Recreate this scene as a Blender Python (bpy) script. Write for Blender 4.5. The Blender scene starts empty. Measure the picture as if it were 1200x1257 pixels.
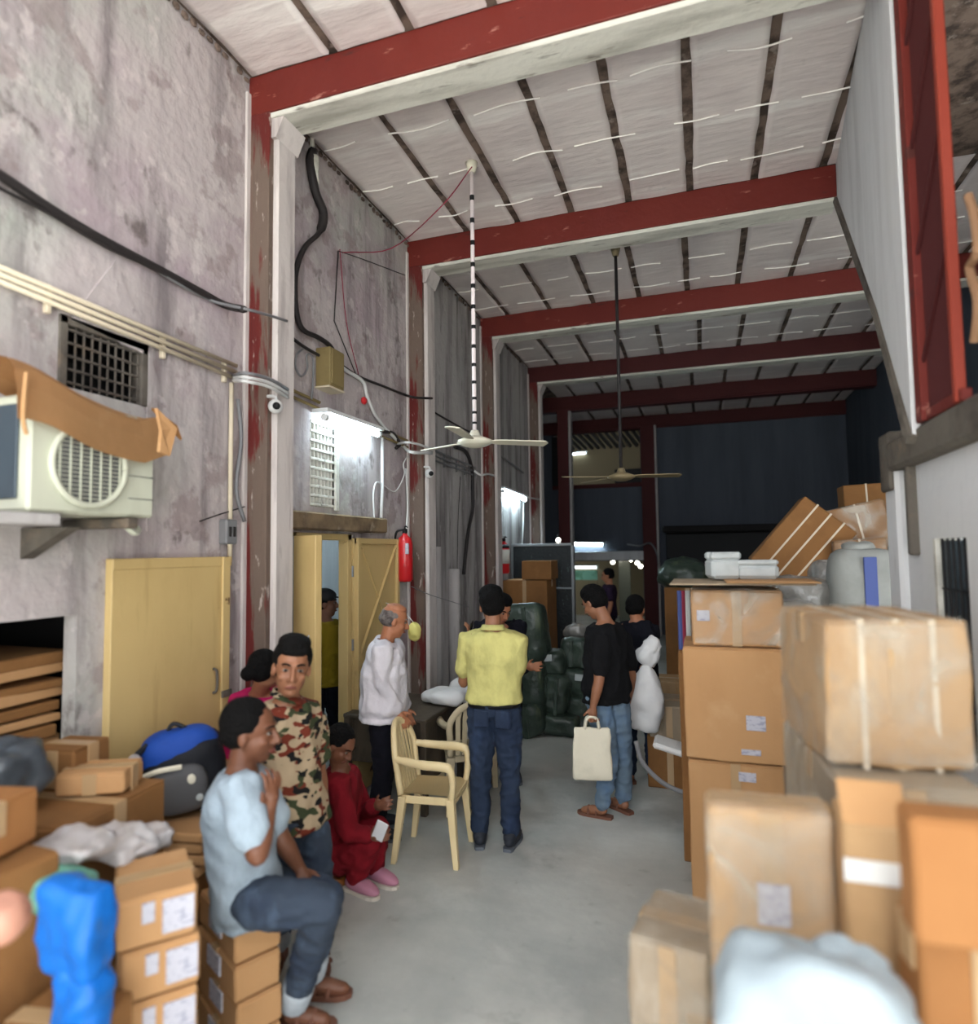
import bpy, bmesh, math, random
import numpy as np
from mathutils import Vector, Matrix, Euler, noise
random.seed(7)
S = bpy.context.scene
COL = S.collection
R = math.radians
# ---------------------------------------------------------------- camera
YAW, PITCH, ROLL, F = R(18.3737), R(3.4971), R(0.740), 779.48
CAMPOS = Vector((0, 0, 2.0))
_f = Vector((-math.sin(YAW)*math.cos(PITCH), math.cos(YAW)*math.cos(PITCH), math.sin(PITCH)))
_r0 = Vector((math.cos(YAW), math.sin(YAW), 0)); _u0 = _r0.cross(_f)
_r = math.cos(ROLL)*_r0 - math.sin(ROLL)*_u0; _u = math.sin(ROLL)*_r0 + math.cos(ROLL)*_u0
cd = bpy.data.cameras.new('camera'); cam = bpy.data.objects.new('camera', cd); COL.objects.link(cam)
m = Matrix((_r, _u, -_f)).transposed().to_4x4(); m.translation = CAMPOS; cam.matrix_world = m
cd.sensor_fit = 'HORIZONTAL'; cd.sensor_width = 36; cd.lens = F/1200*36; cd.clip_start = .05; cd.clip_end = 200
cd.dof.use_dof = True; cd.dof.focus_distance = 5.6; cd.dof.aperture_fstop = 0.95
S.camera = cam
# ---------------------------------------------------------------- light and exposure
S.view_settings.view_transform = 'Standard'; S.view_settings.look = 'None'
S.view_settings.gamma = 1; S.view_settings.use_curve_mapping = False; S.view_settings.exposure = 0.22
SKY = 3.7
w = bpy.data.worlds.new('sky'); S.world = w; w.use_nodes = True
wn = w.node_tree.nodes; wn['Background'].inputs[0].default_value = (.93, .96, 1.0, 1); wn['Background'].inputs[1].default_value = SKY
S.cycles.use_denoising = True
S.cycles.max_bounces = 8; S.cycles.diffuse_bounces = 5; S.cycles.transparent_max_bounces = 12
S.cycles.sample_clamp_indirect = 6.0
# the open front of the hall (daylight portal) and the wide front apron
pl = bpy.data.lights.new('front_opening', 'AREA'); pl.shape = 'RECTANGLE'; pl.size = 5.4; pl.size_y = 5.1
pl.cycles.is_portal = True
po = bpy.data.objects.new('front_opening', pl); COL.objects.link(po); po.location = (-.85, -1.65, 2.57)
sl = bpy.data.lights.new('sun', 'SUN'); sl.energy = 32.0; sl.angle = R(1.0); sl.color = (1, .96, .9)
so_ = bpy.data.objects.new('sun', sl); COL.objects.link(so_); so_.rotation_euler = Vector((-.42, -.16, .88)).to_track_quat('Z', 'Y').to_euler(); po.rotation_euler = (R(90), 0, 0)
TUBE_E = 80.0

# ---------------------------------------------------------------- helpers
def at(x, y, Y):
    d = _f*F + _r*(x-600) - _u*(y-628.5); return CAMPOS + d*(Y/d.y)
def atz(x, y, z):
    d = _f*F + _r*(x-600) - _u*(y-628.5); return CAMPOS + d*((z-2)/d.z)
def atx(x, y, X):
    d = _f*F + _r*(x-600) - _u*(y-628.5); return CAMPOS + d*(X/d.x)

def lin(c):
    return tuple((v/12.92 if v <= .04045 else ((v+.055)/1.055)**2.4) for v in [k/255 for k in c])
def mat(name, rgb, rough=.8, layers=(), bump=0, bscale=20, bstretch=(1, 1, 1), metal=0, spec=.3, emit=None, estr=0, alpha=None, wave=None):
    """rgb sRGB 0-255. layers: (rgb, scale, lo, hi, strength, stretch, detail)"""
    m = bpy.data.materials.new(name); m.use_nodes = True; nt = m.node_tree; N = nt.nodes; L = nt.links
    b = N['Principled BSDF']; b.inputs['Roughness'].default_value = rough; b.inputs['Metallic'].default_value = metal
    b.inputs['Specular IOR Level'].default_value = spec
    tc = N.new('ShaderNodeTexCoord')
    col = lin(rgb) + (1,)
    prev = None
    for (c, sc, lo, hi, st, stretch, det) in layers:
        mp = N.new('ShaderNodeMapping'); mp.inputs['Scale'].default_value = stretch
        L.new(tc.outputs['Object'], mp.inputs[0])
        t = N.new('ShaderNodeTexNoise'); t.inputs['Scale'].default_value = sc; t.inputs['Detail'].default_value = det
        t.inputs['Roughness'].default_value = .6
        mp.inputs['Location'].default_value = (random.random()*9, random.random()*9, random.random()*9)
        L.new(mp.outputs[0], t.inputs['Vector'])
        mr = N.new('ShaderNodeMapRange'); mr.inputs[1].default_value = lo; mr.inputs[2].default_value = hi; mr.inputs[4].default_value = st
        L.new(t.outputs['Fac'], mr.inputs[0])
        mx = N.new('ShaderNodeMix'); mx.data_type = 'RGBA'
        L.new(mr.outputs[0], mx.inputs[0])
        if prev is None: mx.inputs[6].default_value = col
        else: L.new(prev, mx.inputs[6])
        mx.inputs[7].default_value = lin(c) + (1,)
        prev = mx.outputs[2]
    if prev is None: b.inputs['Base Color'].default_value = col
    else: L.new(prev, b.inputs['Base Color'])
    if bump:
        mp = N.new('ShaderNodeMapping'); mp.inputs['Scale'].default_value = bstretch; L.new(tc.outputs['Object'], mp.inputs[0])
        t = N.new('ShaderNodeTexNoise'); t.inputs['Scale'].default_value = bscale; t.inputs['Detail'].default_value = 6
        L.new(mp.outputs[0], t.inputs['Vector'])
        bn = N.new('ShaderNodeBump'); bn.inputs['Strength'].default_value = bump; bn.inputs['Distance'].default_value = .02
        L.new(t.outputs['Fac'], bn.inputs['Height']); L.new(bn.outputs[0], b.inputs['Normal'])
    if emit:
        b.inputs['Emission Color'].default_value = lin(emit) + (1,); b.inputs['Emission Strength'].default_value = estr
    if alpha:
        sc, lo, hi, a0, a1 = alpha
        t = N.new('ShaderNodeTexNoise'); t.inputs['Scale'].default_value = sc; t.inputs['Detail'].default_value = 5; t.inputs['Distortion'].default_value = 1.5
        L.new(tc.outputs['Object'], t.inputs['Vector'])
        mr = N.new('ShaderNodeMapRange'); mr.inputs[1].default_value = lo; mr.inputs[2].default_value = hi; mr.inputs[3].default_value = a0; mr.inputs[4].default_value = a1
        L.new(t.outputs['Fac'], mr.inputs[0]); L.new(mr.outputs[0], b.inputs['Alpha'])
    return m
U1 = (1, 1, 1)
V = (3, 3, .35)      # vertical streaks
M = {}
M['plaster'] = mat('plaster', (176, 167, 166), .9, [((150, 160, 148), .5, .5, .66, .65, U1, 4), ((158, 140, 148), .8, .5, .68, .7, (1, 1, 1.4), 5),
     ((112, 104, 106), 1.6, .5, .68, .85, V, 9), ((205, 200, 196), 2.2, .58, .75, .5, (2, 2, .5), 8), ((84, 74, 72), 4, .6, .68, .75, (1, 1, .7), 10), ((200, 190, 188), 7, .58, .64, .45, U1, 10), ((128, 112, 112), 3, .55, .6, .5, U1, 12)], .7, 12)
M['plaster_dull'] = mat('plaster_dull', (170, 166, 164), .9, [((104, 99, 98), 1.3, .45, .64, .9, V, 9), ((176, 176, 174), 2, .55, .8, .5, (2, 2, .4), 8), ((64, 58, 58), 4, .6, .7, .8, V, 9), ((186, 182, 180), 7, .6, .66, .45, (2, 2, .7), 10)], .6, 12)
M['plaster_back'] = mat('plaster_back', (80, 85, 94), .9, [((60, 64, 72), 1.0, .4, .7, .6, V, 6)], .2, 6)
M['white_edge'] = mat('white_edge', (196, 188, 184), .85, [((132, 122, 120), 3, .5, .72, .7, V, 8), ((100, 84, 80), 7, .64, .8, .7, V, 8)], .3, 14)
M['soffit'] = mat('soffit', (204, 202, 192), .85, [((150, 146, 136), 2, .48, .66, .8, (.5, 3, 3), 9), ((84, 74, 68), 4, .6, .68, .8, (.6, 3, 3), 9)], .3, 14)
M['red_beam'] = mat('red_beam', (102, 34, 26), .6, [((96, 30, 26), 1.2, .45, .7, .7, U1, 6), ((186, 130, 116), 5, .64, .70, .7, (.6, 2, 2), 9), ((60, 34, 30), 4, .62, .68, .7, (.6, 2, 2), 9), ((90, 26, 24), 3, .58, .8, .6, U1, 6)], .2, 12)
M['red_column'] = mat('red_column', (94, 32, 28), .75, [((104, 90, 80), 2.6, .46, .51, .95, (2.6, 2.6, .35), 10), ((84, 26, 26), 3, .55, .75, .6, V, 7), ((178, 166, 158), 8, .62, .67, .75, (2, 2, .6), 9), ((80, 66, 60), 5, .6, .75, .7, V, 8)], .4, 14)
M['red_dark'] = mat('red_dark', (70, 24, 24), .7, [((60, 16, 18), 1.2, .45, .7, .7, U1, 6)], .2, 12)
M['ceil'] = mat('ceil', (218, 208, 205), .6, [((188, 176, 176), .9, .45, .7, .7, U1, 6), ((240, 236, 232), 1.3, .56, .64, .6, (.35, 3, 1), 7), ((120, 106, 102), 4, .66, .82, .6, U1, 8)], .5, 5, (.7, 3, 1), spec=.4)
M['seam'] = mat('seam', (112, 96, 86), .9, [((52, 42, 38), 6, .45, .6, .9, (1, 1, 1), 8), ((150, 138, 130), 7, .6, .68, .8, (1, 1, 1), 8)], .4, 20)
M['floor'] = mat('floor', (184, 186, 181), .5, [((152, 156, 153), 1.1, .42, .66, .8, U1, 7), ((204, 205, 200), 1.9, .52, .7, .65, U1, 8), ((104, 102, 98), 3.2, .62, .8, .7, U1, 9), ((120, 110, 100), 7, .66, .8, .5, U1, 8)], .15, 14, spec=.35)
M['red_post'] = mat('red_post', (132, 50, 34), .6)
M['concrete_dark'] = mat('concrete_dark', (98, 92, 84), .9, [((56, 50, 46), 3, .45, .65, .8, U1, 8), ((130, 112, 92), 5, .58, .75, .7, U1, 8)], .5, 15)
M['lower_wall'] = mat('lower_wall', (206, 207, 208), .85, [((174, 174, 176), 1.5, .48, .7, .6, V, 7), ((206, 206, 200), 1, .55, .75, .5, U1, 4), ((110, 104, 100), 5, .66, .8, .7, V, 8)], .25, 9)
M['black'] = mat('black', (16, 16, 18), .6)
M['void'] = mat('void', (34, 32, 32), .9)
M['dark_panel'] = mat('dark_panel', (26, 30, 32), .45, [((96, 112, 112), 14, .6, .72, .6, (1.5, 1.5, .6), 6)], .4, 20)
M['steel'] = mat('steel', (128, 130, 132), .45, metal=.6)
M['tan_wall'] = mat('tan_wall', (122, 112, 88), .85)
M['card'] = mat('card', (184, 142, 98), .85, [((164, 122, 80), 2.2, .42, .7, .7, (1, 1, .5), 5), ((200, 164, 122), 5, .58, .8, .5, U1, 5)], .1, 30)
M['card_orange'] = mat('card_orange', (156, 108, 64), .8, [((144, 96, 54), 2.5, .42, .7, .6, U1, 5)], .1, 30)
M['card_dark'] = mat('card_dark', (134, 94, 54), .85, [((108, 74, 42), 2.5, .42, .7, .7, U1, 5), ((156, 116, 74), 6, .6, .8, .5, U1, 5)], .1, 30)
M['card_pale'] = mat('card_pale', (178, 144, 104), .8, [((150, 116, 78), 2.2, .42, .7, .7, U1, 6), ((196, 174, 142), 4, .55, .7, .6, (1, 1, .4), 6)], .15, 20)
M['card_grey'] = mat('card_grey', (160, 142, 118), .75, [((124, 112, 98), 2, .4, .7, .7, (1, 1, .5), 6), ((196, 184, 166), 5, .56, .7, .6, (1, 1, .4), 6)], .3, 14)
M['tape'] = mat('tape', (176, 146, 108), .3, spec=.6)
M['tape_white'] = mat('tape_white', (222, 222, 218), .4)
M['paper'] = mat('paper', (186, 186, 196), .8, [((120, 122, 150), 40, .55, .62, .6, (1, 1, 2.5), 2)])
M['foam'] = mat('foam', (186, 192, 192), .8, [((150, 156, 156), 4, .5, .7, .5, U1, 4)], .2, 10)
M['strap'] = mat('strap', (204, 190, 168), .5)
M['film'] = mat('film', (196, 188, 172), .2, [], .6, 9, (1, 1, .6), spec=.7, alpha=(3.5, .42, .72, .12, .62))  # whitish tone and patchy opacity paint glare onto the wrap
M['film_grey'] = mat('film_grey', (150, 148, 142), .25, [((96, 94, 90), 4, .4, .7, .8, U1, 6), ((206, 206, 204), 7, .6, .7, .8, U1, 6)], .8, 9, spec=.7)
M['yellow_paint'] = mat('yellow_paint', (196, 170, 116), .55, [((168, 140, 88), 1.6, .45, .7, .6, (1, 1, .5), 6), ((88, 60, 34), 7, .7, .74, .9, U1, 5), ((150, 124, 70), 4, .6, .8, .5, V, 7)], .12, 8, spec=.4)
M['ac_white'] = mat('ac_white', (186, 188, 170), .5, [((160, 160, 140), 2, .45, .7, .5, V, 5)])
M['ac_dark'] = mat('ac_dark', (48, 62, 72), .4, [((28, 36, 44), 3, .45, .65, .7, V, 5)], spec=.6)
M['cable_white'] = mat('cable_white', (206, 206, 204), .5)
M['cable_cream'] = mat('cable_cream', (204, 192, 168), .55)
M['cable_black'] = mat('cable_black', (42, 38, 38), .6)
M['cable_grey'] = mat('cable_grey', (116, 116, 118), .5)
M['cable_red'] = mat('cable_red', (130, 40, 60), .5)
M['box_brown'] = mat('box_brown', (128, 112, 74), .6, [((98, 84, 52), 4, .45, .7, .6, U1, 5)])
M['tube'] = mat('tube', (255, 255, 255), .4, emit=(214, 242, 255), estr=TUBE_E)
M['tube_far'] = mat('tube_far', (255, 255, 255), .4, emit=(214, 242, 255), estr=34)
M['tube_dim'] = mat('tube_dim', (255, 255, 255), .4, emit=(225, 245, 255), estr=7)
M['bulb'] = mat('bulb', (255, 255, 255), .4, emit=(255, 250, 232), estr=14)
M['fixture'] = mat('fixture', (214, 216, 216), .5)
M['ext_red'] = mat('ext_red', (186, 28, 34), .3, spec=.6)
M['fan_cream'] = mat('fan_cream', (212, 208, 190), .45)
M['fan_brown'] = mat('fan_brown', (126, 112, 84), .5)
M['rod_white'] = mat('rod_white', (226, 214, 214), .5)
M['plastic_cream'] = mat('plastic_cream', (222, 202, 156), .35, [((198, 176, 128), 3, .5, .75, .5, U1, 4)], spec=.5)
M['plastic_cream2'] = mat('plastic_cream2', (196, 182, 152), .4)
M['wood_dark'] = mat('wood_dark', (84, 74, 62), .6, [((48, 42, 36), 3, .42, .65, .8, (3, .5, 1), 6)], .2, 20)
M['green_bag'] = mat('green_bag', (58, 72, 62), .35, [((34, 44, 38), 3, .42, .65, .8, U1, 5), ((96, 106, 78), 2.5, .56, .64, .6, (3, 3, .4), 4), ((120, 128, 122), 9, .66, .72, .5, U1, 6)], 1.0, 9, spec=.5)
M['white_cloth'] = mat('white_cloth', (222, 222, 222), .85, [((190, 190, 194), 4, .5, .75, .5, U1, 5)], .3, 10)
M['sack_white'] = mat('sack_white', (152, 165, 172), .6, [((164, 176, 182), 3, .45, .7, .6, U1, 5)], .6, 6)
M['sack_grey'] = mat('sack_grey', (140, 142, 138), .7, [((116, 118, 114), 4, .45, .7, .6, U1, 5)], .3, 12)
M['sack_blue'] = mat('sack_blue', (70, 84, 138), .7)
M['canvas'] = mat('canvas', (220, 214, 194), .85, [((192, 188, 168), 5, .5, .75, .6, U1, 5)], .3, 14)
M['blue_plastic'] = mat('blue_plastic', (16, 98, 182), .4, [((36, 116, 196), 3, .5, .7, .6, U1, 4), ((60, 80, 100), 5, .66, .74, .7, U1, 4)], .4, 7)
M['green_plastic'] = mat('green_plastic', (110, 166, 148), .4, [((66, 118, 92), 4, .5, .65, .8, U1, 4)], .5, 7)
M['grey_plastic'] = mat('grey_plastic', (62, 68, 74), .35, [((110, 122, 136), 5, .55, .7, .7, U1, 4)], .7, 7, spec=.6)
M['orange_cloth'] = mat('orange_cloth', (198, 120, 66), .8, [((172, 110, 62), 3, .45, .7, .6, U1, 4)], .3, 7)
M['rope_tan'] = mat('rope_tan', (132, 100, 74), .8)
M['panel_olive'] = mat('panel_olive', (96, 100, 88), .25, spec=.8)
M['pink_plastic'] = mat('pink_plastic', (190, 140, 120), .6, [((150, 92, 74), 3, .5, .7, .7, U1, 4)])
M['clear_plastic'] = mat('clear_plastic', (190, 186, 186), .3, [((150, 144, 142), 6, .5, .6, .8, U1, 5), ((226, 228, 240), 5, .6, .7, .7, U1, 5)], .6, 10, spec=.7)
M['yellow_bag'] = mat('yellow_bag', (214, 204, 120), .6, [], .4, 12)
M['bag_blue'] = mat('bag_blue', (22, 66, 150), .7, [((16, 44, 100), 3, .5, .7, .6, U1, 4)], .3, 20)
M['bag_black'] = mat('bag_black', (22, 24, 30), .7, [], .3, 20)
M['bag_grey'] = mat('bag_grey', (82, 82, 84), .7)
# people
M['hair'] = mat('hair', (9, 8, 8), .85, [], .8, 60, spec=.15)
M['hair_grey'] = mat('hair_grey', (112, 104, 100), .7, [((60, 52, 50), 20, .45, .6, .8, U1, 4)], .8, 60)
def skin(n, c): return mat(n, c, .5, [(tuple(int(k*.82) for k in c), 14, .5, .75, .5, U1, 4)], .05, 60, spec=.4)
M['skin'] = skin('skin', (142, 96, 70)); M['skin_dark'] = skin('skin_dark', (112, 72, 52)); M['skin_warm'] = skin('skin_warm', (160, 104, 74))
M['lip'] = mat('lip', (120, 66, 60), .5); M['eye'] = mat('eye', (120, 108, 98), .5); M['iris'] = mat('iris', (24, 16, 12), .2)
def cloth(n, c, b=.35, bs=16, k=.8): return mat(n, c, .95, [(tuple(int(v*k) for v in c), 7, .42, .7, .8, (1, 1, .7), 6)], .9, 11, (1.3, 1.3, .8), spec=.15)
M['tee_white'] = cloth('tee_white', (160, 176, 188)); M['polo_yellow'] = cloth('polo_yellow', (198, 192, 122), .5)
M['shirt_white'] = cloth('shirt_white', (206, 202, 208), .5, 14, .9); M['tee_black'] = cloth('tee_black', (20, 20, 22))
M['black_cloth'] = cloth('black_cloth', (22, 22, 30)); M['red_cloth'] = cloth('red_cloth', (116, 20, 30), .5)
M['pink_cloth'] = cloth('pink_cloth', (176, 30, 92)); M['mustard'] = cloth('mustard', (128, 108, 26)); M['purple'] = cloth('purple', (44, 30, 48))
M['denim'] = mat('denim', (52, 62, 76), .9, [((104, 124, 148), 5, .5, .7, .7, (1, 1, .4), 6), ((42, 54, 76), 4, .45, .7, .6, U1, 5)], .3, 24)
M['denim_blue'] = mat('denim_blue', (36, 48, 68), .9, [((60, 82, 118), 5, .55, .75, .6, (1, 1, .4), 6), ((22, 34, 60), 4, .5, .7, .6, U1, 5)], .3, 24)
M['denim_light'] = mat('denim_light', (98, 116, 132), .9, [((146, 172, 196), 5, .55, .75, .6, (1, 1, .4), 6), ((84, 112, 146), 4, .5, .7, .6, U1, 5)], .3, 24)
M['cuff'] = cloth('cuff', (186, 196, 204))
M['camo'] = mat('camo', (172, 152, 124), .9, [((108, 44, 28), 11, .535, .545, 1, (1, 1, 1.7), 1.5), ((56, 64, 40), 9, .555, .565, 1, (1, 1, 1.7), 1.5), ((16, 16, 16), 12, .575, .585, 1, (1, 1, 1.7), 1.5)], .3, 20)
M['sole'] = mat('sole', (196, 188, 176), .7); M['shoe_dark'] = mat('shoe_dark', (40, 44, 52), .7); M['shoe_grey'] = mat('shoe_grey', (92, 98, 106), .7)
M['shoe_pink'] = mat('shoe_pink', (176, 122, 142), .7); M['sandal'] = mat('sandal', (112, 74, 58), .6); M['sock'] = mat('sock', (170, 196, 216), .8)
M['phone'] = mat('phone', (12, 12, 14), .2, spec=.7); M['phone_white'] = mat('phone_white', (220, 220, 222), .3)
M['wood_stool'] = mat('wood_stool', (142, 86, 36), .6)

def tag(o, label=None, cat=None, group=None, kind=None):
    if label: o['label'] = label
    if cat: o['category'] = cat
    if group: o['group'] = group
    if kind: o['kind'] = kind
    return o
def empty(name, loc=(0, 0, 0), rot=(0, 0, 0), label=None, cat=None, group=None, kind=None):
    o = bpy.data.objects.new(name, None); COL.objects.link(o); o.location = loc; o.rotation_euler = rot; o.empty_display_size = .1
    return tag(o, label, cat, group, kind)
def obj(name, bm, m, parent=None, smooth=False, **k):
    me = bpy.data.meshes.new(name)
    if isinstance(bm, bpy.types.Mesh): me = bm
    else:
        bmesh.ops.recalc_face_normals(bm, faces=bm.faces); bm.to_mesh(me); bm.free()
    me.materials.clear(); me.materials.append(M[m] if isinstance(m, str) else m)
    if smooth:
        me.polygons.foreach_set('use_smooth', [True]*len(me.polygons))
    o = bpy.data.objects.new(name, me); COL.objects.link(o)
    if parent: o.parent = parent
    return tag(o, **k)
def box(bm, lo, hi, bevel=0, mx=None, seg=1):
    c = [(lo[i]+hi[i])/2 for i in range(3)]; s = [abs(hi[i]-lo[i]) for i in range(3)]
    r = bmesh.ops.create_cube(bm, size=1); vs = r['verts']
    bmesh.ops.scale(bm, vec=s, verts=vs)
    if bevel:
        es = list({e for v in vs for e in v.link_edges})
        r = bmesh.ops.bevel(bm, geom=es, offset=min(bevel, min(s)*.45), segments=seg, affect='EDGES', profile=.6)
        vs = list({v for f in r['faces'] for v in f.verts} | {v for v in vs if v.is_valid})
    bmesh.ops.translate(bm, vec=c, verts=vs)
    if mx is not None: bmesh.ops.transform(bm, matrix=mx, verts=vs)
    return vs
def B(lo, hi, bevel=0, mx=None):
    bm = bmesh.new(); box(bm, lo, hi, bevel, mx); return bm
def ring_loft(bm, rings, cap=True):
    """rings: list of lists of Vector, same length"""
    rows = [[bm.verts.new(p) for p in r] for r in rings]
    n = len(rows[0])
    for a, b in zip(rows, rows[1:]):
        for i in range(n): bm.faces.new((a[i], a[(i+1) % n], b[(i+1) % n], b[i]))
    if cap:
        bm.faces.new(rows[0][::-1]); bm.faces.new(rows[-1])
    return rows
def tube(bm, pts, r, n=8, smooth=True, closed=False):
    pts = [Vector(p) for p in pts]
    if smooth and len(pts) > 2:
        q = []
        P = [pts[0]*2-pts[1]] + pts + [pts[-1]*2-pts[-2]]
        for i in range(1, len(P)-2):
            for k in range(5):
                t = k/5; a, b, c, d = P[i-1], P[i], P[i+1], P[i+2]
                q.append(.5*((2*b)+(c-a)*t+(2*a-5*b+4*c-d)*t*t+(3*b-a-3*c+d)*t**3))
        q.append(pts[-1]); pts = q
    rings = []; up = None
    for i, p in enumerate(pts):
        t = (pts[min(i+1, len(pts)-1)]-pts[max(i-1, 0)]).normalized()
        if up is None: up = t.orthogonal().normalized()
        up = (up - t*up.dot(t)).normalized(); s = t.cross(up)
        rr = r[i*(len(r)-1)//max(1, len(pts)-1)] if isinstance(r, (list, tuple)) else r
        rings.append([p + (up*math.cos(a)+s*math.sin(a))*rr for a in [2*math.pi*k/n for k in range(n)]])
    ring_loft(bm, rings)
def T(pts, r, n=8, smooth=True):
    bm = bmesh.new(); tube(bm, pts, r, n, smooth); return bm
def lathe(bm, prof, c=(0, 0, 0), n=24, mx=None):
    rings = [[Vector((c[0]+r*math.cos(2*math.pi*k/n), c[1]+r*math.sin(2*math.pi*k/n), c[2]+z)) for k in range(n)] for r, z in prof]
    if mx is not None: rings = [[mx @ p for p in q] for q in rings]
    ring_loft(bm, rings)
def prism(bm, poly, d):
    """poly: list of Vector, d: Vector extrusion"""
    a = [bm.verts.new(p) for p in poly]; b = [bm.verts.new(Vector(p)+Vector(d)) for p in poly]; n = len(a)
    bm.faces.new(a); bm.faces.new(b[::-1])
    for i in range(n): bm.faces.new((a[i], b[i], b[(i+1) % n], a[(i+1) % n]))
def blob(c, r, e=2.5, amp=.02, fr=4, seed=0, mx=None, sub=4, pinch=0, bm=None):
    """lumpy super-ellipsoid"""
    own = bm is None
    if own: bm = bmesh.new()
    ret = bmesh.ops.create_icosphere(bm, subdivisions=sub, radius=1)
    for v in ret['verts']:
        p = v.co; k = (abs(p.x)**e+abs(p.y)**e+abs(p.z)**e)**(-1/e); q = p*k
        if pinch and q.z > 0: q.x *= 1-pinch*q.z**2; q.y *= 1-pinch*q.z**2
        q = Vector((q.x*r[0], q.y*r[1], q.z*r[2]))
        nv = noise.noise(q*fr+Vector((seed, seed*2, 0)))+.5*noise.noise(q*fr*2.3+Vector((seed, 0, seed)))
        q += p.normalized()*nv*amp
        if mx is not None: q = mx @ q
        v.co = q + Vector(c)
    return bm
def ell(bm, c, r, mx=None, sub=3):
    ret = bmesh.ops.create_icosphere(bm, subdivisions=sub, radius=1)
    for v in ret['verts']:
        q = Vector((v.co.x*r[0], v.co.y*r[1], v.co.z*r[2]))
        v.co = (mx @ q if mx is not None else q) + Vector(c)

# ---------------------------------------------------------------- the shell
LX, H = -2.75, 5.14
BY = [3.34, 5.73, 8.0, 10.5, 12.77, 15.3]
RX, BACK = 3.07, 15.55
floor = obj('floor', B((-14, -16, -.1), (14, 24, 0)), 'floor', kind='structure')

def wall_holes(name, X0, X1, y0, y1, z0, z1, holes, m):
    """wall slab between X0 and X1 along Y, with rectangular openings (ya, yb, za, zb)"""
    ys = sorted({y0, y1, *[h[0] for h in holes], *[h[1] for h in holes]}); zs = sorted({z0, z1, *[h[2] for h in holes], *[h[3] for h in holes]})
    vid = {}; verts = []; faces = []
    def vv(x, y, z):
        k = (x, y, z)
        if k not in vid: vid[k] = len(verts); verts.append(k)
        return vid[k]
    def solid(i, j):
        if i < 0 or j < 0 or i >= len(ys)-1 or j >= len(zs)-1: return False
        cy, cz = (ys[i]+ys[i+1])/2, (zs[j]+zs[j+1])/2
        return not any(h[0] < cy < h[1] and h[2] < cz < h[3] for h in holes)
    for i in range(len(ys)-1):
        for j in range(len(zs)-1):
            if not solid(i, j): continue
            a, b, c, d = ys[i], ys[i+1], zs[j], zs[j+1]
            faces.append([vv(X1, a, c), vv(X1, b, c), vv(X1, b, d), vv(X1, a, d)])
            faces.append([vv(X0, a, c), vv(X0, a, d), vv(X0, b, d), vv(X0, b, c)])
            if not solid(i-1, j): faces.append([vv(X0, a, c), vv(X1, a, c), vv(X1, a, d), vv(X0, a, d)])
            if not solid(i+1, j): faces.append([vv(X0, b, c), vv(X0, b, d), vv(X1, b, d), vv(X1, b, c)])
            if not solid(i, j-1): faces.append([vv(X0, a, c), vv(X0, b, c), vv(X1, b, c), vv(X1, a, c)])
            if not solid(i, j+1): faces.append([vv(X0, a, d), vv(X1, a, d), vv(X1, b, d), vv(X0, b, d)])
    me = bpy.data.meshes.new(name); me.from_pydata(verts, [], faces)
    return obj(name, me, m, kind='structure')
wall_holes('wall_left', -2.83, LX, -1.6, 5.73, 0, H+.2, [(1.0, 2.21, 0, 1.73), (3.8, 4.62, 0, 2.15), (2.09, 2.56, 2.78, 3.09), (4.05, 4.38, 2.35, 3.0)], 'plaster')
obj('wall_left_rear', B((-2.95, 5.73, 0), (LX, 10.9, H+.2)), 'plaster_dull', kind='structure')
# plaster gable relief above the air conditioner
for poly in (((140, 320), (85, 392), (178, 436), (180, 430)), ((180, 430), (179, 500), (179, 652), (252, 652))):
    P = [atx(x, y, LX) for x, y in poly]
    bm = bmesh.new(); prism(bm, [Vector((LX-.01, p.y, p.z)) for p in P], (.022, 0, 0))
    obj('wall_relief', bm, 'plaster', kind='structure')
# far side room behind the left wall
obj('wall_side_room', B((-4.6, 5.95, 0), (-2.95, 6.0, 2.9)), 'lower_wall', kind='structure')
obj('wall_side_room_end', B((-4.65, 3.0, 0), (-4.6, 6.0, 2.9)), 'lower_wall', kind='structure')
obj('wall_side_room_near', B((-4.6, 3.0, 0), (-2.95, 3.05, 2.9)), 'lower_wall', kind='structure')
obj('ceiling_side_room', B((-4.65, 3.0, 3.3), (-2.95, 6.0, 3.35)), 'lower_wall', kind='structure')
# dark store behind the low opening
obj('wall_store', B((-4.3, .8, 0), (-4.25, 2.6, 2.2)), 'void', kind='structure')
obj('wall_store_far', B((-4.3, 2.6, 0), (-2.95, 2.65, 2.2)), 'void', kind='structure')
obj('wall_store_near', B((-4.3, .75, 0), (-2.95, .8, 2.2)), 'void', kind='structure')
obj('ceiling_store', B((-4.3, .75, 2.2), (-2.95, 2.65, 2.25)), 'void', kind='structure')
# vent recess back; the unseen outer walls and roof are added to block sunlight
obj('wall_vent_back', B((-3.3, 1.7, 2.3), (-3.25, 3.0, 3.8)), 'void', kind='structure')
obj('wall_sun_block', B((-4.9, -1.6, 0), (-4.8, 10.9, 5.3)), 'void', kind='structure')
obj('wall_sun_block_front', B((-4.9, -1.6, 0), (-2.83, -1.5, 5.3)), 'plaster', kind='structure')
obj('roof_sun_block', B((-4.9, -1.6, 5.2), (-2.9, 10.9, 5.3)), 'void', kind='structure')
# right, left-rear and back walls of the wide rear hall
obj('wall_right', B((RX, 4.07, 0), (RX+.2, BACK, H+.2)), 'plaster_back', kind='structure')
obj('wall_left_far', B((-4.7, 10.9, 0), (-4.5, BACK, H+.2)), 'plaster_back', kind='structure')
obj('wall_left_return', B((-4.7, 10.8, 0), (-2.75, 10.95, H+.2)), 'plaster_back', kind='structure')
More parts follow.
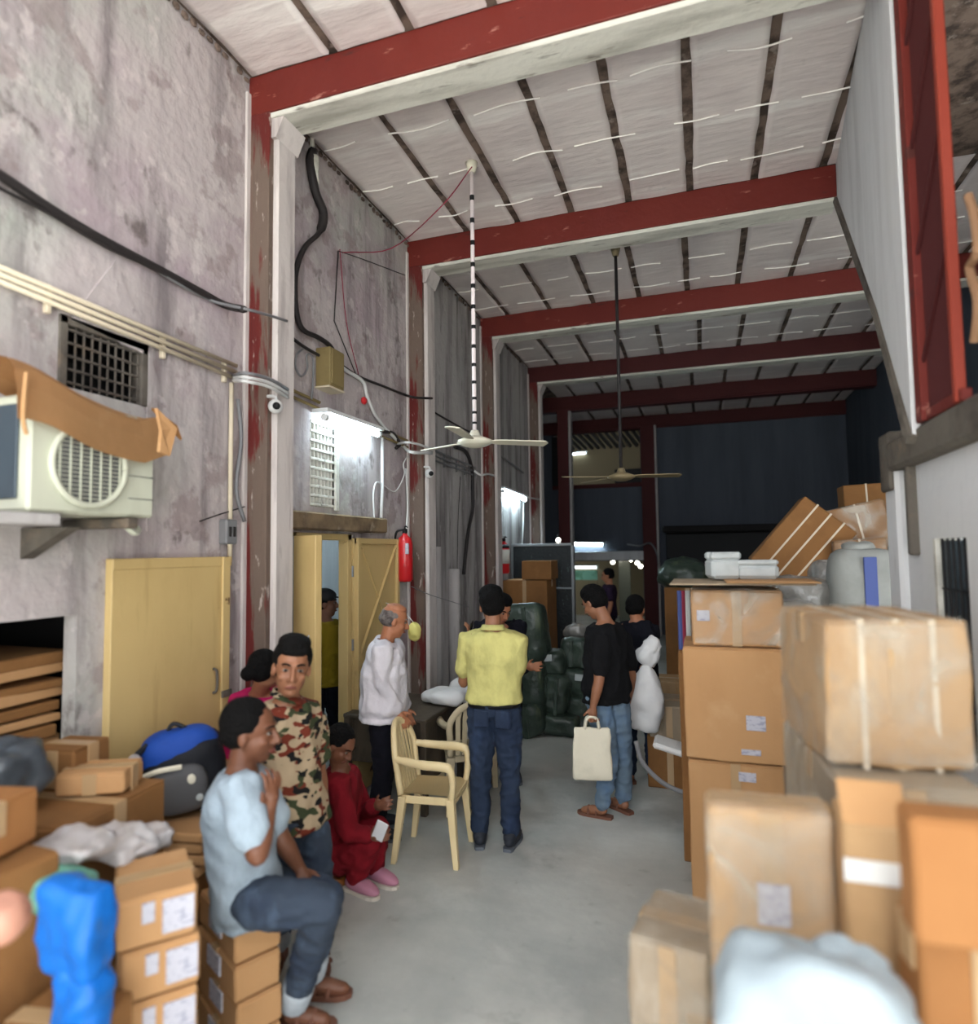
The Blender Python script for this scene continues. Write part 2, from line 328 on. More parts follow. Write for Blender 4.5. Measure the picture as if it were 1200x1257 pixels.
# back wall : openings upper (mezzanine) and lower (doorway)
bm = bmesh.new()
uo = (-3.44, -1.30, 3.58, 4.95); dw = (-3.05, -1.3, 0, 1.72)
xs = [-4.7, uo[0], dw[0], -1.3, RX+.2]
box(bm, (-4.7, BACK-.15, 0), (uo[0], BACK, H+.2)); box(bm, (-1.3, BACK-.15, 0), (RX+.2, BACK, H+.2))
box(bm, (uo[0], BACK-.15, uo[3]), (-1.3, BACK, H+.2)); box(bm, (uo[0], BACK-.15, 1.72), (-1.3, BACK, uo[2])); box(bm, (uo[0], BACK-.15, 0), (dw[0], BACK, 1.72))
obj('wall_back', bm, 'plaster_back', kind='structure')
# rooms beyond the back wall
obj('wall_beyond', B((-6, 19.5, 0), (1, 19.6, 6)), 'tan_wall', kind='structure')
obj('wall_beyond_left', B((-6.0, BACK, 0), (-5.9, 19.5, 6)), 'tan_wall', kind='structure')
obj('wall_beyond_right', B((.2, BACK, 0), (.3, 19.5, 6)), 'tan_wall', kind='structure')
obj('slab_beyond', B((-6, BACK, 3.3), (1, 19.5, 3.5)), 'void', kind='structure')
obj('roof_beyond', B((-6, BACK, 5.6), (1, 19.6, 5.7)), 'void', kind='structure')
bm = bmesh.new()
for i in range(16): tube(bm, [(-3.6+i*.17, BACK+.25, 5.0), (-3.4+i*.17, BACK+1.6, 4.75)], .05, 6)
obj('roof_sheet_beyond', bm, 'steel', kind='structure')
obj('trim_3', B((-2.4, 19.3, 3.5), (-1.5, 19.48, 4.4), .01), 'black', kind='structure')

# ceiling: dark slab with panels
ceil = obj('ceiling', B((-2.95, -.6, H+.03), (RX+.2, 5.73, H+.2)), 'seam', kind='structure')
bm = bmesh.new(); box(bm, (-4.7, 5.73, H+.03), (RX+.2, BACK, H+.2)); ceil2 = obj('ceiling_rear', bm, 'seam', kind='structure')
def panels(x0, x1, ya, yb, parent, start, step):
    xs = [x0]; x = start
    while x < x1-.1:
        if x > x0+.1: xs.append(x)
        x += step
    xs.append(x1)
    for a, b in zip(xs, xs[1:]):
        n = max(1, round((yb-ya)/.8)); 
        bm = bmesh.new()
        g = 14; h = 10
        rows = []
        ex = .032
        for j in range(g+1):
            row = []
            for i in range(h+1):
                X = a+ex+(b-a-2*ex)*i/h; Y = ya+.01+(yb-ya-.02)*j/g
                z = H+.012+noise.noise(Vector((X*2.2, Y*3.1, 0)))*.010+noise.noise(Vector((X*7, Y*9, 3)))*.004
                edge = i in (0, h)
                row.append(bm.verts.new((X+(noise.noise(Vector((X*9, Y*6, 1)))*.012 if edge else 0), Y, z)))
            rows.append(row)
        top = [[bm.verts.new((v.co.x, v.co.y, H+.045)) for v in r] for r in (rows[0], rows[-1])]
        for j in range(g):
            for i in range(h): bm.faces.new((rows[j][i], rows[j][i+1], rows[j+1][i+1], rows[j+1][i]))
        tl = [bm.verts.new((r[0].co.x, r[0].co.y, H+.045)) for r in rows]; tr = [bm.verts.new((r[-1].co.x, r[-1].co.y, H+.045)) for r in rows]
        for j in range(g):
            bm.faces.new((rows[j][0], rows[j+1][0], tl[j+1], tl[j])); bm.faces.new((rows[j][h], tr[j], tr[j+1], rows[j+1][h]))
        obj('ceiling_panel', bm, 'ceil', parent, smooth=True)
panels(-2.75, 1.35, -.5, BY[0], ceil, -2.1, .527)
panels(-2.75, 1.35, BY[0]+.2, BY[1], ceil, -2.1, .527)
for k, (a, b) in enumerate(zip(BY[1:], BY[2:])):
    panels(-2.75 if k < 3 else -4.5, RX, a+.2, b, ceil2, -2.36 if k != 1 else -2.22, .575)
# thin seams across the panels (lap joints)
bm = bmesh.new()
for (ya, yb) in [(BY[0]+.2, BY[1]), (BY[1]+.2, BY[2]), (BY[2]+.2, BY[3])]:
    n = 3
    for j in range(1, n+1):
        Y = ya+(yb-ya)*j/(n+.6)
        x = -2.7
        while x < (1.1 if ya < 5 else 2.9):
            l = random.uniform(.25, .5)
            tube(bm, [(x, Y+random.uniform(-.02, .02), H+.004), (x+l*.5, Y+random.uniform(-.03, .03), H+.004), (x+l, Y+random.uniform(-.02, .02), H+.004)], .006, 5)
            x += l+random.uniform(.08, .3)
M['joint'] = mat('joint', (244, 240, 236), .7)
o = obj('ceiling_joint', bm, 'joint', ceil, kind='stuff')

# portal frames
for i, y in enumerate(BY):
    x1 = 1.16 if i == 1 else (RX if i else 1.3); x0 = LX if i < 4 else -4.5
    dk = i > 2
    h = .25; dpt = .24
    b = empty('roof_beam', ((x0+x1)/2, y, H), kind='structure'); c = (x0+x1)/2
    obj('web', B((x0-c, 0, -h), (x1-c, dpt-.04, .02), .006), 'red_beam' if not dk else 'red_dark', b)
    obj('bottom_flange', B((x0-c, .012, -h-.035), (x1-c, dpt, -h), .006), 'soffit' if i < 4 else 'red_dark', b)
    if i < 4:
        cx = LX+.17
        cc = empty('wall_column', (LX, y, 0), kind='structure')
        obj('red_face', B((-.0, 0, 0), (.165, .05, H-.25), .004), 'red_column', cc)
        obj('plaster_jacket', B((0, .045, 0), (.20, .24, H-.25), .012), 'white_edge', cc)
        bm = B((0, -.035, 0), (.02, .012, H-.1), .004); obj('mortar_edge', bm, 'white_edge', cc)
        bm = bmesh.new(); prism(bm, [Vector((.0, .02, H-.29)), Vector((.26, .02, H-.29)), Vector((.20, .02, H-.42)), Vector((.0, .02, H-.42))], (0, .24, 0)); obj('bracket', bm, 'white_edge', cc)
# broken line of dark blobs where ceiling meets the left wall
bm = bmesh.new()
for j in range(150):
    Y = .2+j*.066
    if random.random() < .8: ell(bm, (LX+.012, Y, H-.005-random.random()*.02), (.014, .03, .012+random.random()*.018), sub=1)
obj('ceiling_edge_spots', bm, 'seam', kind='stuff')
# free columns of the rear frames
for (x0, x1, y) in ((-2.74, -2.51, 12.77), (-1.27, -.96, 15.15)):
    cc = empty('rear_column', ((x0+x1)/2, y, 0), kind='structure'); w_ = (x1-x0)/2
    obj('red_face', B((-w_, 0, 0), (w_, .2, H-.25), .005), 'red_dark', cc)
    obj('side_face', B((w_, .02, 0), (w_+.05, .2, H-.25), .005), 'plaster_dull', cc)
# mezzanine edge beam over the back doorway
obj('lintel_back', B((-3.2, BACK-.35, 1.74), (-.96, BACK-.1, 1.95), .01), 'lower_wall', kind='structure')
obj('trim_1', B((-3.44, BACK-.2, 3.48), (-1.27, BACK-.1, 3.58), .01), 'red_dark', kind='structure')
obj('trim_2', B((-3.44, BACK-.2, 3.58), (-3.1, BACK-.08, 4.8), .01), 'black', kind='structure')
# dark low shed roof against the back wall on the right
obj('rear_shed_wall', B((-.75, BACK-.5, 0), (1.7, BACK-.25, 2.35), .02), 'black', kind='structure')
obj('shed_canopy', B((-.8, BACK-.9, 2.35), (1.75, BACK-.2, 2.5), .03), 'void', label='dark sagging canopy sheet on top of the dark rear panel', cat='canopy')

# right side: raised opening with grille, sill, and the slanting wall
GX = 1.0
ga, gb = at(1108, 538, 3.62), None
bm = bmesh.new()
prism(bm, [Vector((.955, 3.42, 2.50)), Vector((1.15, 5.70, H-.28)), Vector((1.16, 5.73, H+.05)), Vector((.955, 3.42, H+.05))], (.12, -.012, 0))
obj('wall_gusset', bm, 'lower_wall', kind='structure')
bm = bmesh.new(); tube(bm, [(.95, 3.42, 2.49), (1.03, 4.2, 3.37), (1.145, 5.70, H-.30)], .03, 4, smooth=False); obj('trim_4', bm, 'concrete_dark', kind='structure')
wall_holes('wall_right_near', GX+.04, GX+.2, -1.6, 4.07, 0, 2.42, [(3.11, 3.50, 1.1, 2.03)], 'lower_wall')
obj('wall_right_post', B((GX-.02, 3.93, 2.3), (GX+.2, 4.12, 2.62), .01), 'concrete_dark', kind='structure')
obj('pillar_right', B((GX-.0, 3.90, 0), (GX+.22, 4.12, 2.45), .02), 'lower_wall', kind='structure')
obj('trim_5', B((GX-.0, 3.70, 1.95), (GX+.05, 3.76, 2.45), .01), 'concrete_dark', kind='structure')
obj('sill_right', B((GX-.03, 2.2, 2.40), (GX+.25, 3.95, 2.56), .02), 'concrete_dark', kind='structure')
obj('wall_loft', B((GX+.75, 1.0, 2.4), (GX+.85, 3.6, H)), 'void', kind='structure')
obj('floor_loft', B((GX+.1, 1.0, 2.38), (GX+.85, 4.0, 2.42)), 'concrete_dark', kind='structure')
# window in the right near wall
win = empty('window_1', (GX+.12, 3.305, 1.1), kind='structure')
obj('window_jamb', B((-.085, .155, 0), (.0, .195, .93), .004), 'soffit', win)
obj('pane', B((-.055, -.19, .02), (-.045, .155, .92)), 'ac_dark', win)
for k in range(5): obj('bar', T([(-.065, -.13+k*.065, 0), (-.065, -.13+k*.065, .93)], .006, 6, False), 'black', win)
for k in range(3): obj('bar', T([(-.065, -.19, .2+k*.25), (-.065, .155, .2+k*.25)], .006, 6, False), 'black', win)
# red collapsible grille
gr = empty('steel_grille', (GX, 3.4, 2.56), label='tall red collapsible steel grille gate in the raised opening above the right wall sill', cat='gate')
GH = 2.58
def gy(px): return None
obj('frame_post', B((-.04, -.10, 0), (.02, -.02, GH), .004), 'red_beam', gr)
obj('frame_post', B((-.03, -.475, 0), (.01, -.44, GH), .004), 'red_post', gr)
obj('top_rail', B((-.02, -.5, GH-.05), (.02, 0, GH), .004), 'red_beam', gr)
obj('bottom_rail', B((-.02, -.5, 0), (.02, 0, .05), .004), 'red_beam', gr)
for k in range(13):
    obj('slat', B((-.010, -.118-k*.0255, .05), (.006, -.109-k*.0255, GH-.05), .002), 'red_dark', gr)
for k in range(5):
    z = .25+k*.5
    bm = bmesh.new(); tube(bm, [(-.02, -.08, z), (-.02, -.45, z+.42)], .009, 4, False); obj('brace', bm, 'red_dark', gr)
    bm = bmesh.new(); tube(bm, [(.012, -.45, z), (.012, -.08, z+.42)], .009, 4, False); obj('brace', bm, 'red_dark', gr)
obj('roof_beam_loft', B((GX+.0, 1.0, H-.25), (GX+.2, 3.45, H)), 'red_dark', kind='structure')
obj('trim_6', B((GX+.35, 1.5, 2.42), (GX+.4, 3.42, H)), 'red_column', kind='structure')
tag(obj('tan_rope', T([at(1188, 240, 2.75), at(1196, 268, 2.7), at(1199, 310, 2.68), at(1190, 330, 2.75), at(1200, 370, 2.65), at(1196, 420, 2.7)], .016, 8), 'rope_tan'), 'thick tan rope looped down beside the red grille post', 'rope')

# ---------------------------------------------------------------- left wall fittings
def lw(x, y, off=.0): return atx(x, y, LX+off)
# ventilator above the air conditioner: precast grid
v = empty('ventilator_grille', (LX, 2.325, 2.78), label='grey grid of square holes in the wall above the air conditioner', cat='grille')
obj('surround', B((-.06, -.245, 0), (.012, -.205, .33), .004), 'concrete_dark', v)
obj('surround', B((-.06, .205, 0), (.012, .245, .33), .004), 'concrete_dark', v)
obj('surround', B((-.06, -.245, .29), (.012, .245, .33), .004), 'concrete_dark', v)
for k in range(10): obj('bar', B((-.016, -.2+k*.0435, 0), (-.005, -.192+k*.0435, .30), .002), 'concrete_dark', v)
for k in range(5): obj('bar', B((-.018, -.21, .02+k*.062), (-.003, .21, .031+k*.062), .002), 'concrete_dark', v)
# air conditioner outdoor unit
ac = empty('air_conditioner', (LX, 1.99, 2.17), label='pale outdoor air conditioner unit bracketed on the left wall under brown cardboard', cat='air conditioner')
AD, AY, AH = .37, .29, .45
obj('casing', B((.06, -AY, 0), (AD, AY, AH), .012), 'ac_white', ac)
obj('coil_end', B((.09, -AY-.012, .05), (AD-.05, -AY-.001, AH-.04), .003), 'ac_dark', ac)
bm = bmesh.new()
cy, cz, rr = -.045, .20, .165
ringp = [Vector((AD+.012, cy+rr*math.cos(a), cz+rr*math.sin(a))) for a in [2*math.pi*k/40 for k in range(41)]]
tube(bm, ringp, .014, 8, False); obj('fan_ring', bm, 'ac_white', ac, smooth=True)
bm = bmesh.new(); mx = Matrix.Rotation(R(90), 4, 'Y'); lathe(bm, [(.001, 0), (rr, 0), (rr, .006), (.001, .006)], n=40, mx=Matrix.Translation((AD-.002, cy, cz)) @ mx); obj('fan_opening', bm, 'bag_grey', ac)
bm = bmesh.new()
for k in range(-9, 10):
    q = k*.017; hl = math.sqrt(max(0, rr*rr-q*q))
    tube(bm, [(AD+.012, cy-hl, cz+q), (AD+.012, cy+hl, cz+q)], .0022, 4, False)
for k in range(-3, 4):
    q = k*.045; hl = math.sqrt(max(0, rr*rr-q*q)); tube(bm, [(AD+.016, cy+q, cz-hl), (AD+.016, cy+q, cz+hl)], .004, 4, False)
obj('fan_guard', bm, 'ac_white', ac, kind='stuff')
for k in range(4): obj('panel_groove', B((AD-.001, .15, .08+k*.1), (AD+.004, AY-.01, .083+k*.1)), 'bag_grey', ac)
obj('wall_bracket', B((0, -AY-.2, -.05), (AD+.02, -AY+.12, -.005), .006), 'plaster_dull', ac)
obj('wall_bracket', B((0, AY-.16, -.05), (AD+.02, AY-.10, -.005), .006), 'concrete_dark', ac)
bm = bmesh.new(); prism(bm, [Vector((0, -.05, -.05)), Vector((AD-.1, -.05, -.05)), Vector((0, -.05, -.18))], (0, .06, 0)); obj('gusset', bm, 'concrete_dark', ac)
bm = bmesh.new()
tube(bm, [(.3, .18, -.02), (.33, .22, -.07), (.3, .27, -.05), (.26, .25, -.01)], .012, 6); obj('valve', bm, 'ac_white', ac)
# cardboard draped over it (bent sheet)
bm = bmesh.new()
prof = [(.02, .50), (.10, .53), (.25, .54), (.34, .525), (.385, .49), (.40, .42), (.405, .36), (.41, .30)]
nY = 16; rows = []
for j in range(nY+1):
    t = j/nY; y = -.36+t*.68; row = []
    lift = .05*math.exp(-((t-.12)/.25)**2)-.07*t
    for (x, z) in prof:
        zz = z+lift+noise.noise(Vector((x*4, y*4, 0)))*.02
        if t > .8 and z < .5: zz += (t-.8)*.35; 
        row.append(bm.verts.new((LX+x+noise.noise(Vector((x*3, y*5, 7)))*.015, 1.99+y, 2.17+zz)))
    rows.append(row)
for j in range(nY):
    for i in range(len(prof)-1): bm.faces.new((rows[j][i], rows[j][i+1], rows[j+1][i+1], rows[j+1][i]))
bmesh.ops.solidify(bm, geom=bm.faces[:], thickness=.008)
cs = obj('cardboard_sheet', bm, 'card', smooth=False, label='brown cardboard sheet draped over the top of the air conditioner', cat='cardboard')
bm = bmesh.new(); prism(bm, [Vector((LX+.37, 2.27, 2.68)), Vector((LX+.40, 2.36, 2.60)), Vector((LX+.41, 2.31, 2.46)), Vector((LX+.41, 2.25, 2.47)), Vector((LX+.41, 2.26, 2.57))], (.008, .01, 0))
obj('torn_flap', bm, 'card', cs)
bm = bmesh.new(); prism(bm, [Vector((LX+.33, 2.29, 2.68)), Vector((LX+.38, 2.39, 2.61)), Vector((LX+.38, 2.42, 2.55)), Vector((LX+.35, 2.38, 2.60))], (.008, .0, 0.01)); obj('torn_flap', bm, 'card_dark', cs)
bm = bmesh.new(); tube(bm, [(LX+.40, 1.66, 2.68), (LX+.42, 1.64, 2.58), (LX+.42, 1.64, 2.5), (LX+.41, 1.66, 2.45)], .008, 6); obj('curled_strip', bm, 'card', cs)

# three cream conduits with clips
cp = empty('conduit_run', (LX, 3.2, 3.1), label='bundle of three cream conduit pipes running along the left wall', cat='pipe')
for k in range(3):
    obj('pipe', T([Vector(lw(-60, 315-k*9+6, .03))-cp.location, Vector(lw(290, 461-k*8+4, .03))-cp.location], .0125, 8, False), 'cable_cream', cp, smooth=True)
for (x, y) in ((62, 365), (203, 424), (278, 455)):
    p = lw(x, y, .03)-cp.location
    obj('clip', B((-.03, p.y-.012, p.z-.07), (.025, p.y+.012, p.z+.06), .004), 'cable_cream', cp)
cp = empty('rear_conduit_run', (LX, 4.6, 3.1), label='thin brown conduits passing behind the first column towards the long tube lamp', cat='pipe')
for k in range(2):
    obj('pipe', T([Vector(lw(352, 484-k*8, .03))-cp.location, Vector(lw(392, 502-k*8, .03))-cp.location], .0125, 8, False), 'box_brown', cp)
    obj('pipe', T([Vector(lw(460, 532-k*8, .03))-cp.location, Vector(lw(500, 549-k*8, .03))-cp.location], .0125, 8, False), 'box_brown', cp)
cp = empty('far_conduit_run', (LX, 6.8, 3.1), label='two grey conduits running from the second to the third wall column', cat='pipe')
for k in range(3):
    obj('pipe', T([Vector(lw(531, 552+k*6, .03))-cp.location, Vector(lw(583, 574+k*5, .03))-cp.location], .012, 8, False), 'cable_grey', cp)
for (x, y) in ((547, 565), (562, 571), (572, 575)):
    p = lw(x, y, .03)-cp.location; obj('clip', B((-.03, p.y-.012, p.z-.08), (.02, p.y+.012, p.z+.08), .004), 'cable_grey', cp)
def cable(name, pix, r, m, label, off=.03, cat='cable', sm=True):
    pts = [lw(p[0], p[1], p[2] if len(p) > 2 else off) for p in pix]
    return tag(obj(name, T(pts, r, 6, sm), m, smooth=True), label, cat)
cable('black_cable', [(-60, 178), (0, 215), (60, 255), (118, 290), (190, 328), (240, 355), (275, 374), (300, 380, .25)], .022, 'cable_black', 'thick dark cable bundle sagging across the wall above the cream conduits')
cable('thin_cable', [(-60, 195), (0, 231), (60, 262), (130, 303), (190, 330)], .008, 'cable_black', 'thin dark cable hanging just below the thick one', .03)
cable('grey_cable', [(190, 330), (222, 350), (262, 370), (300, 379, .25), (330, 387, .25), (352, 394, .25)], .009, 'cable_grey', 'light grey cable crossing the first wall column')
cable('vertical_conduit', [(284, 470), (283, 560), (282, 690)], .014, 'cable_cream', 'vertical cream conduit beside the first column above the yellow door', .03, 'pipe', False)
cable('wall_cable', [(292, 490), (296, 540), (290, 600), (300, 640)], .012, 'cable_grey', 'loose grey cable tangle hanging beside the vertical conduit', .04)
cable('thin_wall_wire', [(245, 640), (268, 632), (300, 622)], .004, 'cable_black', 'thin black wire crossing towards the first column below the conduit')
for k, (a, b) in enumerate(((0, .0), (5, .01), (10, .02))):
    cable('white_cable', [(286, 461+a*.6), (300, 458+a, .26), (325, 463+a, .28), (340, 470+a, .27), (353, 478+a, .2)], .011, ('cable_grey', 'cable_white', 'cable_white')[k], ('grey', 'upper white', 'lower white')[k]+' cable wrapped around the first wall column')
cable('drooping_cable', [(384, 185), (381, 200), (387, 235), (397, 262), (392, 285), (375, 302), (365, 325), (362, 350), (364, 385), (372, 405), (390, 414), (405, 425), (412, 440)], [.035, .034, .02, .02, .02, .02, .02], 'cable_black', 'thick dark cable drooping down the wall from under the first ceiling beam', .05)
tag(obj('cable_plaster', T([lw(383, 170, .03), lw(384, 200, .05), lw(386, 228, .04)], [.02, .05, .04, .03], 8), 'soffit'), 'lump of cream plaster where the drooping cable leaves the wall', 'plaster lump')
cable('diagonal_cable', [(352, 410), (372, 425), (395, 438), (415, 446), (440, 462), (470, 474), (498, 485), (510, 488, .25), (530, 489, .25)], .012, 'cable_black', 'dark cable running down the wall behind the brown junction box')
cable('shiny_cable', [(412, 445), (425, 455), (445, 468), (450, 485), (458, 505), (468, 520), (480, 533), (495, 548), (505, 555, .22), (530, 556, .24)], .016, 'cable_white', 'thick pale cable curving from the brown box down to the second column')
cable('second_white_cable', [(488, 545), (500, 543, .22), (515, 546, .24), (531, 552, .24)], .012, 'cable_white', 'short white cable wrapped around the second column')
cable('black_cable_curl', [(470, 530), (482, 532), (490, 545), (486, 550)], .018, 'cable_black', 'black taped cable joint just left of the second column')
cable('triangle_wire', [(415, 308), (410, 394), (436, 458)], .005, 'cable_black', 'thin black wire bent in a long angle on the wall', .03, 'wire', False)
cable('red_wire', [(417, 306), (425, 395), (440, 460)], .004, 'cable_red', 'thin dark red wire beside the bent black wire', .03, 'wire')
cable('span_wire', [(415, 308), (450, 320), (497, 338)], .004, 'cable_black', 'thin black wire running up to the second column', .03, 'wire')
cable('bay_cable', [(531, 505), (550, 516), (568, 526), (585, 534)], .010, 'cable_black', 'dark cable slanting down between the second and third columns')
cable('dark_hanging_cable', [(558, 548), (572, 555), (579, 575), (580, 600), (580, 625), (575, 650), (572, 675), (569, 705)], .022, 'cable_black', 'thick black cable hanging down the wall beside the third column')
cable('loop_wire', [(565, 585), (562, 640), (561, 700)], .004, 'cable_black', 'thin black wire hanging beside the thick hanging cable', .03, 'wire')
cable('column_wrap_cable', [(582, 578, .2), (590, 583, .26), (600, 582, .26), (611, 586, .1)], .013, 'cable_white', 'white cable wrapped around the third column')
cable('far_bay_cable', [(609, 556), (625, 567), (642, 580)], .014, 'cable_grey', 'grey conduit slanting down between the third and fourth columns')
cable('fourth_column_cable', [(642, 608, .2), (650, 611, .26), (662, 613, .2)], .013, 'cable_white', 'white cable wrapped around the fourth column')
cable('drop_conduit', [(642, 612), (642, 640), (641, 668)], .016, 'cable_white', 'white vertical conduit under the second tube lamp', .03, 'pipe', False)
cable('coil_cable', [(372, 428), (364, 436), (363, 452), (370, 462), (377, 452), (376, 436), (384, 440), (384, 470), (382, 490)], .008, 'cable_grey', 'loose coil of grey cable left of the brown junction box', .05)
cable('lamp_drop_pipe', [(469, 537), (469, 600), (467, 652)], .016, 'cable_white', 'white vertical pipe at the end of the long tube lamp', .04, 'pipe', False)
cable('kinked_pipe', [(467, 593), (461, 593), (458, 608), (459, 640), (456, 654)], .008, 'cable_white', 'thin white kinked pipe beside the lamp drop pipe', .04, 'pipe')
cable('zigzag_wire', [(470, 595), (485, 603), (496, 583), (495, 570), (500, 560)], .006, 'cable_white', 'thin white zigzag wire left of the second column', .03, 'wire')
cable('extinguisher_wire', [(498, 575), (500, 620), (498, 655)], .008, 'cable_white', 'white wire hanging above the first fire extinguisher', .03, 'wire')
tag(obj('string_line', T([lw(505, 720, .22), lw(530, 731, .22), lw(575, 745, .22)], .004, 4), 'cable_grey'), 'pale string stretched along the wall under the red extinguisher', 'string')
# red handle
bm = bmesh.new(); lathe(bm, [(.001, 0), (.03, 0), (.035, .02), (.02, .035), (.001, .035)], n=12, mx=Matrix.Translation(lw(445, 492, .03)) @ Matrix.Rotation(R(90), 4, 'Y'))
tag(obj('alarm_button', bm, 'ext_red'), 'small red round button on the wall above the long tube lamp', 'button')
# switch boxes
sb = empty('switch_box', lw(275, 653), label='small grey switch box hanging on the wall beside the yellow door', cat='switch box')
obj('body', B((0, -.05, -.075), (.06, .05, .075), .008), 'cable_grey', sb)
for k in range(2): obj('socket', B((.06, -.03+k*.035, -.03), (.066, -.008+k*.035, .03), .003), 'cable_black', sb)
jb = empty('junction_box', lw(396, 455), label='brown metal junction box on the wall above the long tube lamp', cat='junction box')
obj('body', B((0, -.1, -.15), (.13, .1, .15), .006), 'box_brown', jb); obj('cover', B((.13, -.085, -.135), (.14, .085, .135), .004), 'box_brown', jb)
obj('rim', B((-.005, -.11, -.165), (.13, .11, -.15), .003), 'cable_cream', jb)

def tube_lamp(p0, p1, label, m='tube', r=.016, off=Vector((.05, 0, 0)), power=None):
    p0, p1 = Vector(p0), Vector(p1); c = (p0+p1)/2
    t = empty('tube_lamp', c, label=label, cat='lamp')
    wall_x = abs(off.x) > abs(off.y); off = off+Vector((0, 0, -.035))
    obj('glass_tube', T([p0-c+off, p1-c+off], r, 10, False), m, t, smooth=True)
    d = (p1-p0).normalized()
    bm = bmesh.new(); q_ = Vector((.12, 0, 0)) if wall_x else Vector((0, -.12, 0)); z_ = Vector((0, 0, .0)); prism(bm, [p0-c-d*.03-q_*.4, p1-c+d*.03-q_*.4, p1-c+d*.03+q_*.75, p0-c-d*.03+q_*.75], (0, 0, .03)); obj('batten', bm, 'fixture', t)
    for p in (p0-c, p1-c): obj('end_cap', T([p+off-d*.02, p+off+d*.02], r*1.3, 8, False), 'fixture', t)
    return t
a_, b_ = lw(392, 507, .05), lw(458, 529, .05)
tube_lamp(a_, b_, 'long bright tube lamp on the left wall above the grille block', r=.022)
a_, b_ = lw(613, 600, .05), lw(641, 611, .05)
tube_lamp(a_, b_, 'tube lamp on the left wall between the third and fourth columns', r=.022)
tube_lamp(at(700, 666, 15.37), at(741, 667, 15.37), 'glowing tube lamp on the back wall above the doorway', 'tube_far', r=.035, off=Vector((0, -.06, 0)))
tube_lamp(at(704, 695, 19.47), at(733, 695, 19.47), 'lower tube lamp shining inside the far doorway', 'tube_dim', r=.03, off=Vector((0, -.06, 0)))
tube_lamp(at(699, 557, 19.47), at(720, 555, 19.47), 'short tube lamp in the upper back opening on the tan wall', 'tube_dim', r=.03, off=Vector((0, -.06, 0)))
for n_, (x, y, Y, s) in enumerate(((685, 663, 9.35, 'beside the dark partition top'), (752, 690, 15.9, 'furthest left inside the far doorway'), (767, 686, 16.2, 'second from the left inside the far doorway'), (774, 687, 16.0, 'third inside the far doorway'), (782, 691, 15.8, 'fourth inside the far doorway'), (786, 695, 15.7, 'rightmost inside the far doorway'))):
    b = empty('light_bulb', at(x, y, Y), label='small glowing bulb '+s, cat='bulb')
    bm = bmesh.new(); ell(bm, (0, 0, 0), (.05 if Y > 12 else .035,)*3); obj('globe', bm, 'bulb', b, smooth=True)
    bm = bmesh.new(); lathe(bm, [(.001, .04), (.02, .04), (.02, .09), (.001, .09)], n=10); obj('holder', bm, 'black', b)
    if Y > 12: obj('cord', T([(0, 0, .09), (0, 0, 3.32-b.location.z)], .006, 5, False), 'black', b)
    else: obj('cord', T([(0, 0, -.03), (0, .0, 2.09-b.location.z)], .01, 5, False), 'black', b)
# lamp in the side room (seen through the doorway)
a_ = Vector((-4.57, 4.4, 2.6)); tube_lamp(a_, a_+Vector((0, 1.1, 0)), 'tube lamp glowing in the room behind the yellow doors', r=.018)
# grey dish lamp / cameras
def cctv(p, label):
    c = empty('security_camera', p, label=label, cat='camera')
    obj('bracket', T([(-.06, 0, .06), (0, 0, .05), (0, 0, 0)], .01, 6), 'cable_white', c)
    bm = bmesh.new(); ell(bm, (.0, 0, -.01), (.045, .045, .045)); obj('housing', bm, 'cable_white', c, smooth=True)
    bm = bmesh.new(); ell(bm, (.03, -.03, -.015), (.024, .024, .024)); obj('lens', bm, 'black', c, smooth=True)
cctv(lw(338, 497, .24), 'small white camera on the side of the first wall column')
cctv(lw(527, 580, .24), 'small white camera on the side of the second wall column')
# ventilator block under tube 1
v = empty('ventilator_block', (LX, 4.215, 2.35), label='tall pale precast grille block under the long tube lamp', cat='grille')
for k in range(7): obj('bar', B((-.03, -.16+k*.0485, 0), (0, -.148+k*.0485, .65), .002), 'soffit', v)
for k in range(10): obj('bar', B((-.03, -.165, .005+k*.0695), (.008, .165, .026+k*.0695), .003), 'soffit', v)
obj('frame_edge', B((-.02, .165, -.02), (.02, .215, .66), .004), 'soffit', v)
M['lintel'] = mat('lintel', (132, 112, 86), .9, [((78, 66, 54), 3, .48, .66, .8, U1, 8), ((186, 172, 150), 5, .62, .74, .6, U1, 8)], .4, 14)
obj('lintel_door', B((LX-.01, 3.60, 2.17), (LX+.09, 5.12, 2.30), .012), 'lintel', kind='structure')

# fire extinguishers
def extinguisher(p, label, band):
    e = empty('fire_extinguisher', p, label=label, cat='fire extinguisher')
    bm = bmesh.new(); lathe(bm, [(.001, 0), (.06, 0), (.075, .02), (.075, .36), (.06, .41), (.025, .44), (.02, .46), (.001, .46)]); obj('cylinder', bm, 'ext_red', e, smooth=True)
    if band:
        bm = bmesh.new(); lathe(bm, [(.0765, .14), (.0775, .14), (.0775, .34), (.0765, .34)]); obj('label_band', bm, 'soffit', e, smooth=True)
        bm = bmesh.new(); lathe(bm, [(.0765, .36), (.0785, .36), (.0625, .415), (.06, .41)]); obj('shoulder_band', bm, 'black', e, smooth=True)
    else: obj('paper_label', B((.04, -.077, .26), (.07, -.055, .36), .002), 'paper', e)
    obj('valve', B((-.02, -.02, .45), (.02, .02, .50), .006), 'black', e)
    obj('handle', T([(-.0, 0, .49), (.03, -.05, .52), (.06, -.07, .51)], .008, 6), 'black', e)
    obj('hose', T([(-.01, 0, .49), (-.07, -.03, .47), (-.09, -.03, .36), (-.085, -.02, .2), (-.08, -.01, .06)], .011, 8), 'black', e, smooth=True)
